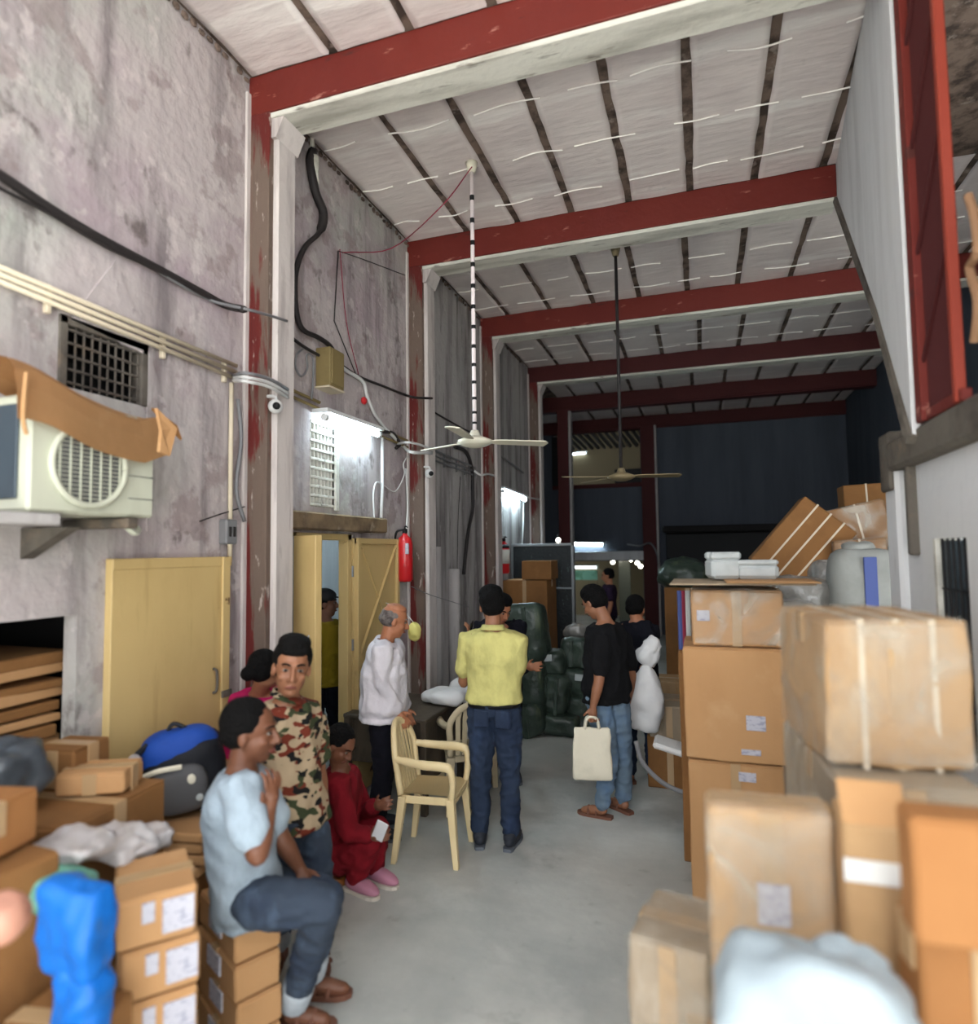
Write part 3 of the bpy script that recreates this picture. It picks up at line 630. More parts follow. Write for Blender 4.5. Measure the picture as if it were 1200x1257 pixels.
p = lw(497, 714, .09); extinguisher(p, 'plain red fire extinguisher hanging left of the second column', False)
p = lw(619, 704, .09); extinguisher(p, 'red fire extinguisher with white and black bands by the dark partition', True)

# yellow steel doors
d1 = empty('door_1', (LX, 2.35, 0), kind='structure')
obj('leaf', B((.0, 0, 0.02), (.045, .82, 1.985), .004), 'yellow_paint', d1)
obj('top_fold', B((.044, .0, 1.93), (.052, .82, 1.985), .003), 'yellow_paint', d1)
obj('side_stile', B((.044, .74, .02), (.06, .80, 1.985), .004), 'yellow_paint', d1)
obj('lock_case', B((.06, .73, 1.16), (.075, .81, 1.20), .004), 'concrete_dark', d1)
obj('handle', T([(.05, .68, 1.34), (.075, .68, 1.32), (.075, .68, 1.22), (.05, .68, 1.20)], .008, 6), 'concrete_dark', d1)
d2 = empty('door_2', (LX, 3.8, 0), kind='structure')
for yy in (0, .76): obj('jamb', B((-.07, yy, 0), (.02, yy+.06, 2.15), .004), 'yellow_paint', d2)
obj('head', B((-.07, 0, 2.10), (.02, .82, 2.15), .004), 'yellow_paint', d2)
mxr = Matrix.Rotation(R(-52), 4, 'Z')
d2l = tag(obj('leaf', B((0, -.02, .03), (.03, .33, 2.12), .004, Matrix.Rotation(R(-108), 4, 'Z')), 'yellow_paint', d2), 'inner folded yellow steel leaf')
obj('stile', B((-.01, .29, .03), (.045, .35, 2.12), .004, Matrix.Rotation(R(-108), 4, 'Z')), 'yellow_paint', d2l)
obj('stile', B((-.01, .06, .03), (.04, .10, 2.12), .004, Matrix.Rotation(R(-108), 4, 'Z')), 'steel', d2l)
obj('handle', T([(.24, -.09, 1.45), (.25, -.13, 1.43), (.25, -.13, 1.3), (.24, -.09, 1.28)], .007, 6), 'cable_white', d2l)
d2r = tag(obj('leaf', B((0, .84, .03), (.03, 1.62, 2.12), .004), 'yellow_paint', d2), 'yellow steel leaf with diagonal braces swung back on the wall')
obj('stile', B((.03, .84, .03), (.07, .89, 2.12), .004), 'yellow_paint', d2r)
obj('stile', B((.03, 1.57, .03), (.06, 1.62, 2.12), .004), 'yellow_paint', d2r)
obj('rail', B((.03, .84, 2.07), (.055, 1.62, 2.12), .004), 'yellow_paint', d2r)
obj('rail', B((.03, .84, 1.0), (.05, 1.62, 1.04), .004), 'yellow_paint', d2r)
bm = bmesh.new(); tube(bm, [(.045, .88, 1.10), (.045, 1.56, 2.04)], .016, 4, False); obj('brace', bm, 'yellow_paint', d2r)
bm = bmesh.new(); tube(bm, [(.04, 1.56, 1.10), (.04, .95, 2.04)], .008, 4, False); obj('brace', bm, 'yellow_paint', d2r)
for z in (.4, 1.2, 1.8): obj('hinge', T([(.02, .83, z), (.02, .83, z+.09)], .012, 8, False), 'steel', d2)
obj('side_room_post', B((-3.55, 5.2, 0), (-3.45, 5.3, 2.6), .01), 'plaster_dull', kind='structure')
# low panelling / pipes on wall between columns 2 and 3
for k, x in enumerate((.0, .55)):
    tag(obj('wall_pipe', T([(LX+.06, 6.25+x, 0), (LX+.06, 6.25+x, 2.05-.25*k)], .07, 10, False), 'plaster_dull', smooth=True), ('taller', 'shorter')[k]+' grey plastered pipe casing on the wall between second and third columns', 'pipe')

# ceiling fans
def fan(p, top, mrod, mbody, label, blade_m, angs, striped):
    f = empty('ceiling_fan', p, label=label, cat='fan'); L = top-p.z
    obj('rod', T([(0, 0, .05), (0, 0, L)], .017, 8, False), mrod, f, smooth=True)
    if striped:
        for k in range(13):
            z = .1+L*.9*(k/13)**1.25
            bm = bmesh.new(); tube(bm, [(0, 0, z), (0, 0, z+.018+.002*k)], .019, 8, False); obj('rod_band', bm, 'black', f)
    bm = bmesh.new(); lathe(bm, [(.001, .05), (.03, .05), (.05, .0), (.05, -.01), (.001, -.01)], n=16); lathe(bm, [(.001, .0), (.06, 0), (.135, -.03), (.14, -.05), (.10, -.07), (.05, -.085), (.001, -.09)], n=28)
    obj('motor', bm, mbody, f, smooth=True)
    bm = bmesh.new(); lathe(bm, [(.001, L), (.05, L), (.03, L-.08), (.001, L-.08)], n=16); obj('canopy', bm, mbody, f, smooth=True)
    for a in angs:
        bm = bmesh.new(); mx = Matrix.Rotation(R(a), 4, 'Z') @ Matrix.Translation((0, 0, -.04)) @ Matrix.Rotation(R(-9), 4, 'X')
        prism(bm, [Vector(v) for v in ((.12, -.03, 0), (.2, -.055, 0), (.57, -.07, 0), (.61, -.03, 0), (.60, .05, 0), (.2, .045, 0), (.12, .02, 0))], (0, 0, .008))
        bmesh.ops.transform(bm, matrix=mx, verts=bm.verts); obj('blade', bm, blade_m, f)
fan(Vector((-1.665, 4.68, 2.90)), H, 'rod_white', 'fan_cream', 'cream ceiling fan on a long white rod with dark bands', 'fan_cream', (35, 155, 275), True)
fan(Vector((-.75, 6.57, 2.78)), H, 'cable_black', 'fan_brown', 'brown ceiling fan on a plain dark rod nearer the back', 'fan_brown', (18, 138, 200), False)
tag(obj('fan_wire', T([at(579, 205, 4.6), at(540, 255, 4.4), at(480, 305, 4.9), at(420, 310, 4.4)], .005, 5), 'cable_red'), 'thin red wire hanging from the first fan rod to the wall', 'wire')

# ---------------------------------------------------------------- cartons
def crumple(bm, amp, fr, sd):
    for v in bm.verts:
        n = Vector((noise.noise(v.co*fr+Vector((sd, 0, 0))), noise.noise(v.co*fr+Vector((0, sd, 0))), noise.noise(v.co*fr+Vector((0, 0, sd)))))
        v.co += n*amp
_sd = [1]
def carton(base, w, d, h, label, m='card', yaw=0, tilt=(0, 0), tape='tape', labels=(), straps=0, wrap=None, group=None, flaps=True, name='carton', amp=.006, cat='box', tape_face=True):
    """base = centre of the bottom; width along x, depth along y; labels: (face, u, z, w, h) on face 'f' (front -y) or 'l' (left -x) or 'r'"""
    _sd[0] += 3; sd = _sd[0]
    e = empty(name, base, (R(tilt[0]), R(tilt[1]), R(yaw)), label, cat, group)
    bm = B((-w/2, -d/2, 0), (w/2, d/2, h), .008)
    bmesh.ops.subdivide_edges(bm, edges=[x for x in bm.edges if x.calc_length() > .1], cuts=4, use_grid_fill=True)
    crumple(bm, amp, 6, sd); obj('body', bm, m, e)
    if flaps:
        for s in (-1, 1):
            bm = B((-w/2+.004, min(s*.003, s*(d/2-.004)), h-.002), (w/2-.004, max(s*.003, s*(d/2-.004)), h+.005), .002); obj('flap', bm, m, e)
    if tape:
        bm = bmesh.new(); box(bm, (-w/2-.002, -.028, h+.002), (w/2+.002, .028, h+.0075)); box(bm, (-w/2-.004, -.028, h-.09), (-w/2+.002, .028, h+.005)); box(bm, (w/2-.002, -.028, h-.09), (w/2+.004, .028, h+.005))
        obj('tape', bm, tape, e)
        if tape_face:
            obj('tape', B((-.026, -d/2-.005, 0), (.026, -d/2+.0, h), .001), tape, e)
    for (fc, u, z, lw_, lh) in labels:
        if fc == 'f': lo, hi = (u-lw_/2, -d/2-.008, z-lh/2), (u+lw_/2, -d/2, z+lh/2)
        elif fc == 'l': lo, hi = (-w/2-.008, u-lw_/2, z-lh/2), (-w/2, u+lw_/2, z+lh/2)
        else: lo, hi = (w/2, u-lw_/2, z-lh/2), (w/2+.008, u+lw_/2, z+lh/2)
        obj('paper_label', B(lo, hi, .001), 'paper', e)
    for k in range(straps):
        x = -w/2+w*(k+1)/(straps+1); t = .008
        bm = bmesh.new(); q = .004
        box(bm, (x-t, -d/2-q, -q), (x+t, -d/2+q, h+q)); box(bm, (x-t, d/2-q, -q), (x+t, d/2+q, h+q)); box(bm, (x-t, -d/2-q, h), (x+t, d/2+q, h+q*2.5)); obj('strap', bm, 'strap', e)
    if wrap:
        bm = B((-w/2-.008, -d/2-.01, -.002), (w/2+.008, d/2+.01, h+.012), .02)
        bmesh.ops.subdivide_edges(bm, edges=[x for x in bm.edges if x.calc_length() > .1], cuts=10, use_grid_fill=True)
        for v in bm.verts: v.co += Vector((noise.noise(v.co*14), noise.noise(v.co*14+Vector((4, 0, 0))), noise.noise(v.co*12+Vector((0, 5, 0)))))*.008
        obj('plastic_wrap', bm, wrap, e)
    return e
def pbox(x0, x1, yt, Y, d, z0, label, **k):
    """front face spans pixel columns x0..x1 at depth Y with its top edge at pixel row yt"""
    a = at(x0, yt, Y); b = at(x1, yt, Y); zt = (a.z+b.z)/2
    return carton(((a.x+b.x)/2, Y+d/2, z0), b.x-a.x, d, zt-z0, label, **k)

# --- left foreground: stacks with paper labels
def span(P, direc, px, lim=3.0):
    """length from P along direc whose end projects on pixel column px"""
    lo, hi = .02, lim
    def col(l):
        q = P+direc*l-CAMPOS; return 600+F*q.dot(_r)/q.dot(_f)
    s0 = 1 if col(hi) > col(lo) else -1
    for _ in range(40):
        md = (lo+hi)/2
        if (col(md)-px)*s0 < 0: lo = md
        else: hi = md
    return lo
def corner(px, py, z, yaw, xr, xl=None, d=None):
    """near corner of a box top at pixel (px,py), height z; front face ends at column xr, left face at column xl"""
    P = atz(px, py, z); ux = Vector((math.cos(R(yaw)), math.sin(R(yaw)), 0)); uy = Vector((-ux.y, ux.x, 0))
    w = span(P, ux, xr); d = d or span(P, uy, xl)
    c = P+ux*w/2+uy*d/2
    return c.x, c.y, w, d
def stack(c, yaw, zt, n, h, m, labs, desc, grp):
    words = ['topmost', 'second from the top', 'third from the top', 'fourth from the top', 'fifth from the top', 'sixth from the top']
    cx, cy, w, d = c; z = zt-h
    for k in range(n):
        carton((cx+random.uniform(-.006, .006), cy+random.uniform(-.006, .006), z), w, d, h-.012, f'{desc}, {words[k]}', m=m, yaw=yaw+random.uniform(-1, 1), labels=labs, group=grp, tape_face=False, amp=.003)
        z -= h
    return z+h
c1 = corner(147, 1106, .96, 50, 245, d=.30)
z = stack(c1, 50, .96, 5, .155, 'card', (('f', c1[2]*.26, .075, .09, .10), ('f', -c1[2]*.12, .10, .035, .06)), 'brown carton with white paper label by the blue bag', 'labelled cartons by the blue bag')
carton((c1[0], c1[1], 0), c1[2]+.02, c1[3]+.02, z-.012, 'plain brown carton at the foot of the labelled stack by the blue bag', m='card_dark', yaw=50)
c2 = corner(290, 1140, .56, 62, 346, xl=244)
stack(c2, 62, .56, 4, .14, 'card', (('l', 0, .08, .13, .075),), 'carton with white label in the stack under the seated man', 'cartons the seated man sits on')
# --- left heap
def lbox(px, py, z, yaw, xr, d, z0, label, **k):
    cx, cy, w, d = corner(px, py, z, yaw, xr, d=d); return carton((cx, cy, z0), w, d, z-z0, label, yaw=yaw, **k)
carton((-2.43, 1.92, 0), .52, .50, 1.04, 'large brown carton against the left wall under the plastic film', m='card_dark', yaw=6, amp=.012)
carton((-2.20, 1.28, 0), .60, .44, 1.10, 'large brown carton at the left edge in front of the low opening', m='card_dark', yaw=-4, amp=.012)
carton((-2.22, 1.30, 1.12), .5, .30, .15, 'orange brown flat carton on top of the left edge carton', m='card_orange', yaw=12)
carton((-1.70, 1.34, 0), .26, .26, .74, 'narrow brown carton under the blue bag', m='card_dark', yaw=10)
carton((-2.42, 2.50, 0), .48, .42, .56, 'brown carton under the layered pile that carries the backpack', m='card_dark', yaw=8)
for k in range(4):
    carton((-2.42+random.uniform(-.02, .02), 2.49+random.uniform(-.02, .02), .575+(3-k)*.05), .50, .42, .042, ('uppermost', 'second', 'third', 'lowest')[k]+' flat brown carton in the layered pile under the backpack', m='card', yaw=8+random.uniform(-4, 4), tape=None, flaps=False, group='flat cartons under the backpack', amp=.004)
carton((-2.36, 2.02, 1.055), .26, .18, .08, 'small brown carton lying on the heap beside the yellow door edge', m='card', yaw=25)
carton((-2.56, 2.05, 1.055), .2, .2, .15, 'small dark brown carton on the heap close to the wall', m='card_dark', yaw=10)
carton((-2.54, 2.84, 0), .30, .16, .88, 'upright brown carton leaning on the yellow door behind the backpack', m='card', yaw=4)
# niche with flattened cartons
nb = at(30, 905, 1.75)
for k in range(9):
    w_ = .26+random.uniform(-.03, .03)
    e = tag(obj('flattened_carton', B((-.28, -w_, 0), (.28, w_, .035+.01*(k % 3)), .006, Matrix.Rotation(R(random.uniform(-5, 5)), 4, 'Z') @ Matrix.Rotation(R(random.uniform(-1.5, 1.5)), 4, 'Y')), 'card' if k % 2 else 'card_dark'),
        'flattened brown carton in the pile inside the dark low opening, '+('lowest', 'second from the bottom', 'third from the bottom', 'fourth from the bottom', 'middle one', 'fourth from the top', 'third from the top', 'second from the top', 'topmost')[k], 'cardboard', 'flattened cartons in the low opening')
    e.location = (-3.18, 2.02, 1.06+k*.055)
carton((-3.18, 2.02, 0), .6, .56, 1.05, 'large brown carton inside the dark low opening', m='card_dark', tape=None)
# bags on the heap
p = at(5, 935, 1.72); tag(obj('plastic_bag', blob((p.x-.02, p.y, 1.19), (.16, .14, .12), 2.6, .03, 9, 3), 'grey_plastic', smooth=True), 'dark grey crumpled plastic bag on the heap at the left edge', 'bag')
p = at(75, 1090, 1.48); tag(obj('plastic_bag', blob((p.x-.02, p.y, p.z), (.12, .09, .05), 2.6, .02, 12, 5), 'green_plastic', smooth=True), 'green plastic bag lying above the blue bag', 'bag')
p = at(94, 1138, 1.36); bm = blob((p.x, p.y, p.z), (.10, .055, .125), 6, .022, 9, 9); p = at(104, 1222, 1.36); blob((p.x, p.y, p.z), (.07, .05, .10), 4, .02, 11, 4, bm=bm)
tag(obj('plastic_bag', bm, 'blue_plastic', smooth=True), 'bright blue plastic bag hanging beside the labelled carton stack', 'bag')
p = at(2, 1125, 1.03); tag(obj('plastic_bag', blob(p[:], (.05, .05, .05), 2.2, .015, 12, 8), 'pink_plastic', smooth=True), 'pale pink bundle at the left edge below the green bag', 'bag')
for k, (x, y, Y, r_) in enumerate(((88, 1040, 1.60, (.13, .09, .03)), (135, 1035, 1.78, (.15, .10, .035)), (175, 1030, 1.95, (.10, .08, .04)))):
    p = at(x, y, Y); tag(obj('plastic_film', blob(p[:], r_, 3.4, .028, 16, 20+k), 'clear_plastic', smooth=True), ('white printed', 'grey crumpled', 'pale crumpled')[k]+' plastic film on the heap '+('nearest the blue bag', 'in the middle behind the labelled stack', 'furthest back before the backpack')[k], 'plastic film', 'plastic film on the heap')
p = at(157, 1005, 2.1); tag(obj('green_scrap', blob(p[:], (.02, .03, .02), 2, .006, 20, 3, sub=3), 'green_bag'), 'small bright green scrap on the heap below the backpack', 'scrap')
p = at(165, 933, 2.3); tag(obj('paper_scrap', blob(p[:], (.025, .03, .02), 2, .008, 20, 5, sub=3), 'clear_plastic'), 'small white crumpled scrap beside the backpack strap', 'scrap')
# backpack
bp = empty('backpack', (-2.37, 2.52, .785), (0, R(-8), R(40)), label='blue and black backpack leaning on the yellow door', cat='backpack')
obj('main_body', blob((0, .02, .15), (.155, .10, .165), 3, .014, 8, 2), 'bag_black', bp, smooth=True)
obj('top_section', blob((-.01, .015, .235), (.15, .095, .10), 2.6, .012, 8, 6), 'bag_blue', bp, smooth=True)
obj('front_pocket', blob((-.02, -.09, .11), (.105, .035, .095), 3.4, .006, 8, 9), 'bag_grey', bp, smooth=True)
obj('strap', T([(-.12, -.03, .30), (-.17, -.06, .26), (-.185, -.07, .16), (-.15, -.05, .04)], .014, 6), 'bag_black', bp)
obj('handle', T([(-.05, 0, .32), (-.02, 0, .355), (.03, 0, .32)], .009, 6), 'bag_black', bp)
obj('piping', T([(-.15, -.08, .19), (-.08, -.12, .21), (.0, -.12, .205)], .011, 6), 'canvas', bp)
bm = bmesh.new(); ell(bm, (.03, -.128, .15), (.016, .006, .02)); obj('badge', bm, 'canvas', bp)
bm = bmesh.new(); ell(bm, (.05, -.125, .07), (.014, .006, .014)); obj('badge', bm, 'foam', bp)

bp.scale = (1.16, 1.1, 1.16)
# --- right piles
# far column of three cartons
zc = at(900, 938, 3.85).z; zb = at(900, 797, 3.85).z; za = at(900, 724, 3.85).z
pbox(845, 962, 938, 3.87, .45, 0, 'tall plain carton at the foot of the stack of three', m='card', labels=(('f', .06, zc-.07, .09, .05),))
pbox(838, 966, 797, 3.85, .48, zc+.012, 'plain carton with small white label, middle of the stack of three', m='card', tape=None, labels=(('f', .10, .22, .10, .08), ('f', .07, .06, .10, .03)))
pbox(848, 960, 726, 3.88, .42, zb+.012, 'film wrapped carton, topmost of the stack of three', m='card', wrap='film', labels=(('f', -.18, .17, .07, .06),))
a_ = at(822, 716, 3.8); b_ = at(1000, 716, 3.8)
tag(obj('cardboard_sheet', B((a_.x, 3.75, za+.03), (b_.x, 4.35, za+.04), .003, None), 'card_grey'), 'flat pale cardboard sheet lying on top of the stack of three cartons', 'cardboard')
bm = bmesh.new(); box(bm, (a_.x+.3, 3.72, za+.043), (b_.x+.02, 4.2, za+.05), .002, Matrix.Translation((0, 0, 0))); tag(obj('cardboard_sheet', bm, 'card'), 'second brown cardboard sheet lying across the first one on the stack of three', 'cardboard')
# foam mouldings
def foam(x0, x1, yt, Y, label, rot):
    a = at(x0, yt, Y); b = at(x1, yt, Y); w_ = b.x-a.x; h_ = a.z-(za+.052); e = empty('foam_moulding', ((a.x+b.x)/2, Y+.12, za+.052), (0, 0, R(rot)), label, 'packaging', 'foam packing blocks')
    obj('block', B((-w_/2, -.1, 0), (w_/2, .1, h_*.75), .02), 'foam', e)
    obj('rim', B((-w_/2, -.1, h_*.72), (w_/2, -.03, h_), .012), 'foam', e); obj('rim', B((-w_/2, .03, h_*.72), (w_/2, .1, h_), .012), 'foam', e)
foam(868, 906, 678, 4.0, 'taller grey foam packing block on the cardboard sheet', 12)
foam(906, 958, 688, 4.0, 'wider grey foam packing block on the cardboard sheet beside the taller one', -6)
# striped packaging roll beside the stack
for k, (x, m_) in enumerate(((834, 'sack_blue'), (838, 'cable_red'), (843, 'foam'))):
    a = at(x, 725, 4.42); tag(obj('packaging_roll', T([(a.x, 4.42, at(838, 800, 4.36).z+.006), (a.x, 4.42, a.z)], .018, 8, False), m_), ('blue', 'red', 'white')[k]+' upright packaging roll beside the stack of three cartons', 'roll')
pbox(832, 850, 800, 4.36, .2, 0, 'narrow brown carton behind the stack of three', m='card_dark', tape=None)
# big wrapped cartons near the right wall
cD = corner(1012, 764, 1.775, 8, 1188, xl=957)
zD = .0
Pd = atz(1012, 764, 1.775); zDb = at(1012, 940, Pd.y).z
carton((cD[0], cD[1], zDb), cD[2], cD[3], 1.775-zDb, 'big film wrapped carton topmost by the right wall window', m='card_pale', yaw=8, wrap='film', amp=.012, straps=3)
cE = corner(1035, 965, zDb-.015, 6, 1215, xl=962)
carton((cE[0], cE[1], .62), cE[2], cE[3], zDb-.635, 'big film wrapped carton directly under the topmost big one', m='card_grey', yaw=6, wrap='film', amp=.012)
carton((cE[0]+.02, cE[1], 0), cE[2], cE[3]-.02, .61, 'lowest carton of the big wrapped pile by the right wall', m='card', yaw=5)
cF = corner(870, 992, 1.33, 3, 1024, d=.13)
carton((cF[0], cF[1], .66), cF[2], cF[3], .67, 'medium film wrapped carton with one white label in front of the stack of three', m='card_pale', yaw=3, wrap='film', labels=(('f', cF[2]*.0, .45, .075, .10),), amp=.01)
carton((cF[0], cF[1]+.06, 0), cF[2]+.03, cF[3]+.12, .65, 'carton standing under the medium wrapped one', m='card', yaw=3)
g0 = at(1036, 1000, 1.5); cG = corner(1034, 1014, 1.35, 0, 1118, d=.16)
eG = carton((cG[0], cG[1]+.0, .70), cG[2], cG[3], .66, 'open carton with white tape band beside the orange carton', m='card_pale', yaw=0, tape=None, flaps=False)
obj('tape', B((-cG[2]/2-.002, -cG[3]/2-.006, .53), (cG[2]/2+.002, -cG[3]/2, .58)), 'tape_white', eG)
obj('flap', B((-cG[2]/2, -.006, 0), (cG[2]/2, 0, .10), .001, Matrix.Translation((0, -cG[3]/2+.01, .655)) @ Matrix.Rotation(R(-35), 4, 'X')), 'card', eG)
carton((cG[0], cG[1], 0), cG[2]+.06, cG[3]+.05, .69, 'carton under the open one with the white tape band', m='card')
cH = corner(1118, 1012, 1.46, 2, 1260, d=.09)
carton((cH[0], cH[1], 1.235), cH[2], cH[3], .235, 'plain orange carton at the right edge above the taped one', m='card_orange', yaw=2, tape=None, amp=.004)
cI = corner(1126, 1142, 1.22, 10, 1290, d=.10)
carton((cI[0], cI[1], .62), cI[2], cI[3], .60, 'orange carton with pale tape at the lower right corner', m='card_orange', yaw=10, tape='tape', amp=.004)
carton((cI[0], cI[1], 0), cI[2], cI[3], .61, 'hidden lower carton carrying the taped orange carton at the right edge', m='card', yaw=10)
# white woven sack in front
p = at(985, 1180, 1.42)
sk = empty('woven_sack', (p.x, 1.42, .0), label='bulging white woven plastic sack at the front of the right pile', cat='sack')
obj('body', blob((.01, 0, .885), (.172, .12, .335), 5.5, .045, 6, 33, sub=5, pinch=.10), 'sack_white', sk, smooth=True)
obj('gathered_top', blob((.08, .02, 1.20), (.07, .05, .03), 2, .02, 14, 3), 'sack_white', sk, smooth=True)
carton((p.x, 1.42, 0), .34, .27, .55, 'low carton carrying the white woven sack', m='card')
# wrapped carton J at the bottom centre-right
cJ = corner(772, 1150, .82, -10, 872, d=.30)
carton((cJ[0], cJ[1], 0), cJ[2], cJ[3], .82, 'film wrapped carton on the floor at the front of the right pile', m='card_grey', yaw=-12, wrap='film', amp=.018)
# far right heap in the wide hall
def fbox(x0, x1, yt, Y, d, z0, label, **k): return pbox(x0, x1, yt, Y, d, z0, label, **k)
sup = [('grey wrapped carton low in the far right heap', 900, 1040, 742, 5.4, .9, 0, 'card_grey'), ('brown carton deep in the far right heap', 930, 1090, 722, 6.6, .8, 0, 'card_dark')]
for (lb, x0, x1, yt, Y, d, z0, m_) in sup: pbox(x0, x1, yt, Y, d, z0, lb, m=m_, wrap='film' if 'grey' in lb else None)
def tilted(cx, cy, Y, w_, h_, d, ang, label, m_, straps, wrap=None):
    c = at(cx, cy, Y); a = R(ang)
    off = Vector((math.sin(a)*h_/2, 0, -math.cos(a)*h_/2)); off = Matrix.Rotation(-a, 3, 'Y') @ Vector((0, 0, -h_/2))
    carton((c.x+off.x, Y+d/2, c.z+off.z), w_, d, h_, label, m=m_, tilt=(0, -ang), straps=straps, tape=None, wrap=wrap)
tilted(985, 671, 6.2, .52, .72, .34, -40, 'strapped brown carton tilted on the far right heap', 'card_dark', 3)
tilted(1056, 648, 6.3, .46, .40, .4, 12, 'film wrapped brown carton leaning on the rear right wall', 'card_dark', 1, 'film')
tilted(1056, 676, 6.1, .40, .18, .4, 4, 'small wrapped carton under the leaning one on the far right heap', 'card_dark', 1, 'film')
pbox(1042, 1085, 640, 7.3, .4, 0, 'tall carton holding up the highest dark carton', m='card_dark')
tilted(1064, 615, 7.35, .42, .34, .3, 2, 'dark carton standing highest behind the leaning one', 'card_dark', 1)
pbox(1028, 1086, 690, 6.05, .5, 0, 'tall brown carton standing under the small wrapped ones', m='card_dark')
def bale(x, y, Y, r_, label, m_, seed, grp=None, e=3.2):
    p = at(x, y, Y); return tag(obj('wrapped_bale', blob(p[:], r_, e, .03, 5, seed), m_, smooth=True), label, 'bale', grp)
bale(985, 735, 5.0, (.22, .16, .16), 'grey plastic wrapped bundle behind the stack of three cartons', 'film_grey', 41)
bale(1018, 715, 5.6, (.14, .16, .17), 'crumpled grey plastic bundle beside the striped sack', 'film_grey', 47)
carton((at(985, 755, 4.75).x, 4.75, 0), .42, .34, at(985, 755, 4.75).z-.12, 'carton under the grey bundles behind the stack of three', m='card_dark')
bale(975, 755, 4.75, (.16, .16, .1), 'flat grey plastic bundle low behind the film wrapped carton', 'film_grey', 49)
ss = empty('striped_sack', at(1061, 760, 4.9), label='grey woven sack with a blue stripe by the right wall', cat='sack')
obj('body', blob((0, 0, .12), (.215, .18, .36), 5, .012, 4, 5), 'sack_grey', ss, smooth=True)
bm = bmesh.new(); box(bm, (-.03, -.192, -.15), (.045, -.175, .42), .004); crumple(bm, .003, 9, 3); obj('stripe', bm, 'sack_blue', ss)
obj('top_roll', blob((-.02, 0, .48), (.10, .10, .05), 2.2, .02, 9, 6), 'sack_grey', ss, smooth=True)
carton((at(1061, 760, 4.9).x, 4.95, 0), .5, .45, at(1061, 760, 4.9).z-.22, 'carton underneath the striped grey sack', m='card_dark')
pbox(815, 872, 722, 8.7, .6, 0, 'dark carton under the olive sack below the rear canopy', m='card_dark')
tag(obj('brown_bag', blob(at(840, 705, 9.0)[:], (.35, .3, .22), 2.2, .06, 4, 3), 'green_bag', smooth=True), 'dark olive sack on the heap below the rear canopy', 'sack')
# middle right: low cartons and a bent tube seat
yb = [(905, 800, 848, 870, 0), ]
pbox(796, 846, 868, 5.6, .5, .32, 'pale carton, upper one of the low pile behind the dark shirted man', m='card_grey')
pbox(794, 850, 905, 5.6, .55, 0, 'brown carton, lower one of the low pile behind the dark shirted man', m='card_dark')
pbox(800, 850, 838, 6.4, .4, 0, 'taller pale carton at the back of the low pile', m='card_pale')
st = empty('bent_tube_stool', at(825, 950, 4.75), label='white seat on a bent grey metal tube beside the carton stack', cat='stool')
obj('seat', B((-.17, -.10, .16), (.20, .14, .20), .015, Matrix.Rotation(R(14), 4, 'Y')), 'cable_white', st)
obj('tube_frame', T([(-.24, -.05, .22), (-.2, -.05, .08), (-.08, -.05, -.04), (.06, -.05, -.10), (.2, -.05, -.12)], .017, 8), 'cable_grey', st, smooth=True)
z_ = at(825, 950, 4.75).z
for sx in (.08, .17): obj('leg', T([(sx, .05, .15), (sx, .05, -z_)], .012, 8, False), 'cable_black', st)

# ---------------------------------------------------------------- people
def stand(pos, yaw, h, lean=(0, 0), sh=1.0):
    s = h/1.70; a = R(yaw); r = Vector((math.cos(a), math.sin(a), 0)); f = Vector((-math.sin(a), math.cos(a), 0))
    def P(x, y, z): return Vector((pos[0], pos[1], 0)) + (r*x + f*y + Vector((0, 0, z)))*s + (r*lean[0]+f*lean[1])*z*s
    J = dict(pelvis=P(0, 0, .93), chest=P(0, 0, 1.25), neck=P(0, -.015, 1.445), head=P(0, .015, 1.585), s=s)
    for q, k in (('R', 1), ('L', -1)):
        J['sh'+q] = P(.17*k*sh, -.005, 1.385); J['el'+q] = P(.225*k, -.02, 1.11); J['wr'+q] = P(.235*k, .04, .87)
        J['hip'+q] = P(.085*k, 0, .89); J['kn'+q] = P(.10*k, .02, .48); J['an'+q] = P(.105*k, -.03, .075); J['to'+q] = P(.13*k, .13, .03)
    J['face'] = f.copy(); J['fwd'] = f.copy(); return J
def evalmesh(bm, voxel, smooth=4, name='tmp', factor=.5):
    me = bpy.data.meshes.new(name); bmesh.ops.recalc_face_normals(bm, faces=bm.faces); bm.to_mesh(me); bm.free()
    o = bpy.data.objects.new(name, me); COL.objects.link(o)
    md = o.modifiers.new('r', 'REMESH'); md.mode = 'VOXEL'; md.voxel_size = voxel
    if smooth: ms = o.modifiers.new('s', 'SMOOTH'); ms.iterations = smooth; ms.factor = factor
    dg = bpy.context.evaluated_depsgraph_get(); res = bpy.data.meshes.new_from_object(o.evaluated_get(dg))
    bpy.data.objects.remove(o); bpy.data.meshes.remove(me); return res
def folds(me, amp, fr, seed, drape=(1, 1, .45)):
    d = Vector((seed*3.1, seed*1.7, seed)); NN = [v.normal.copy() for v in me.vertices]; CC = [v.co.copy() for v in me.vertices]; out = []
    for p, nv in zip(CC, NN):
        q = Vector((p.x*drape[0], p.y*drape[1], p.z*drape[2]))
        n = noise.noise(q*fr+d); n2 = noise.noise(Vector((p.x+p.z*.6, p.y-p.z*.5, p.z))*fr*1.5+d)
        out.extend(p + nv*((.8-abs(n)*2.0)*amp + n2*amp*.6))
    me.vertices.foreach_set('co', out); me.update()
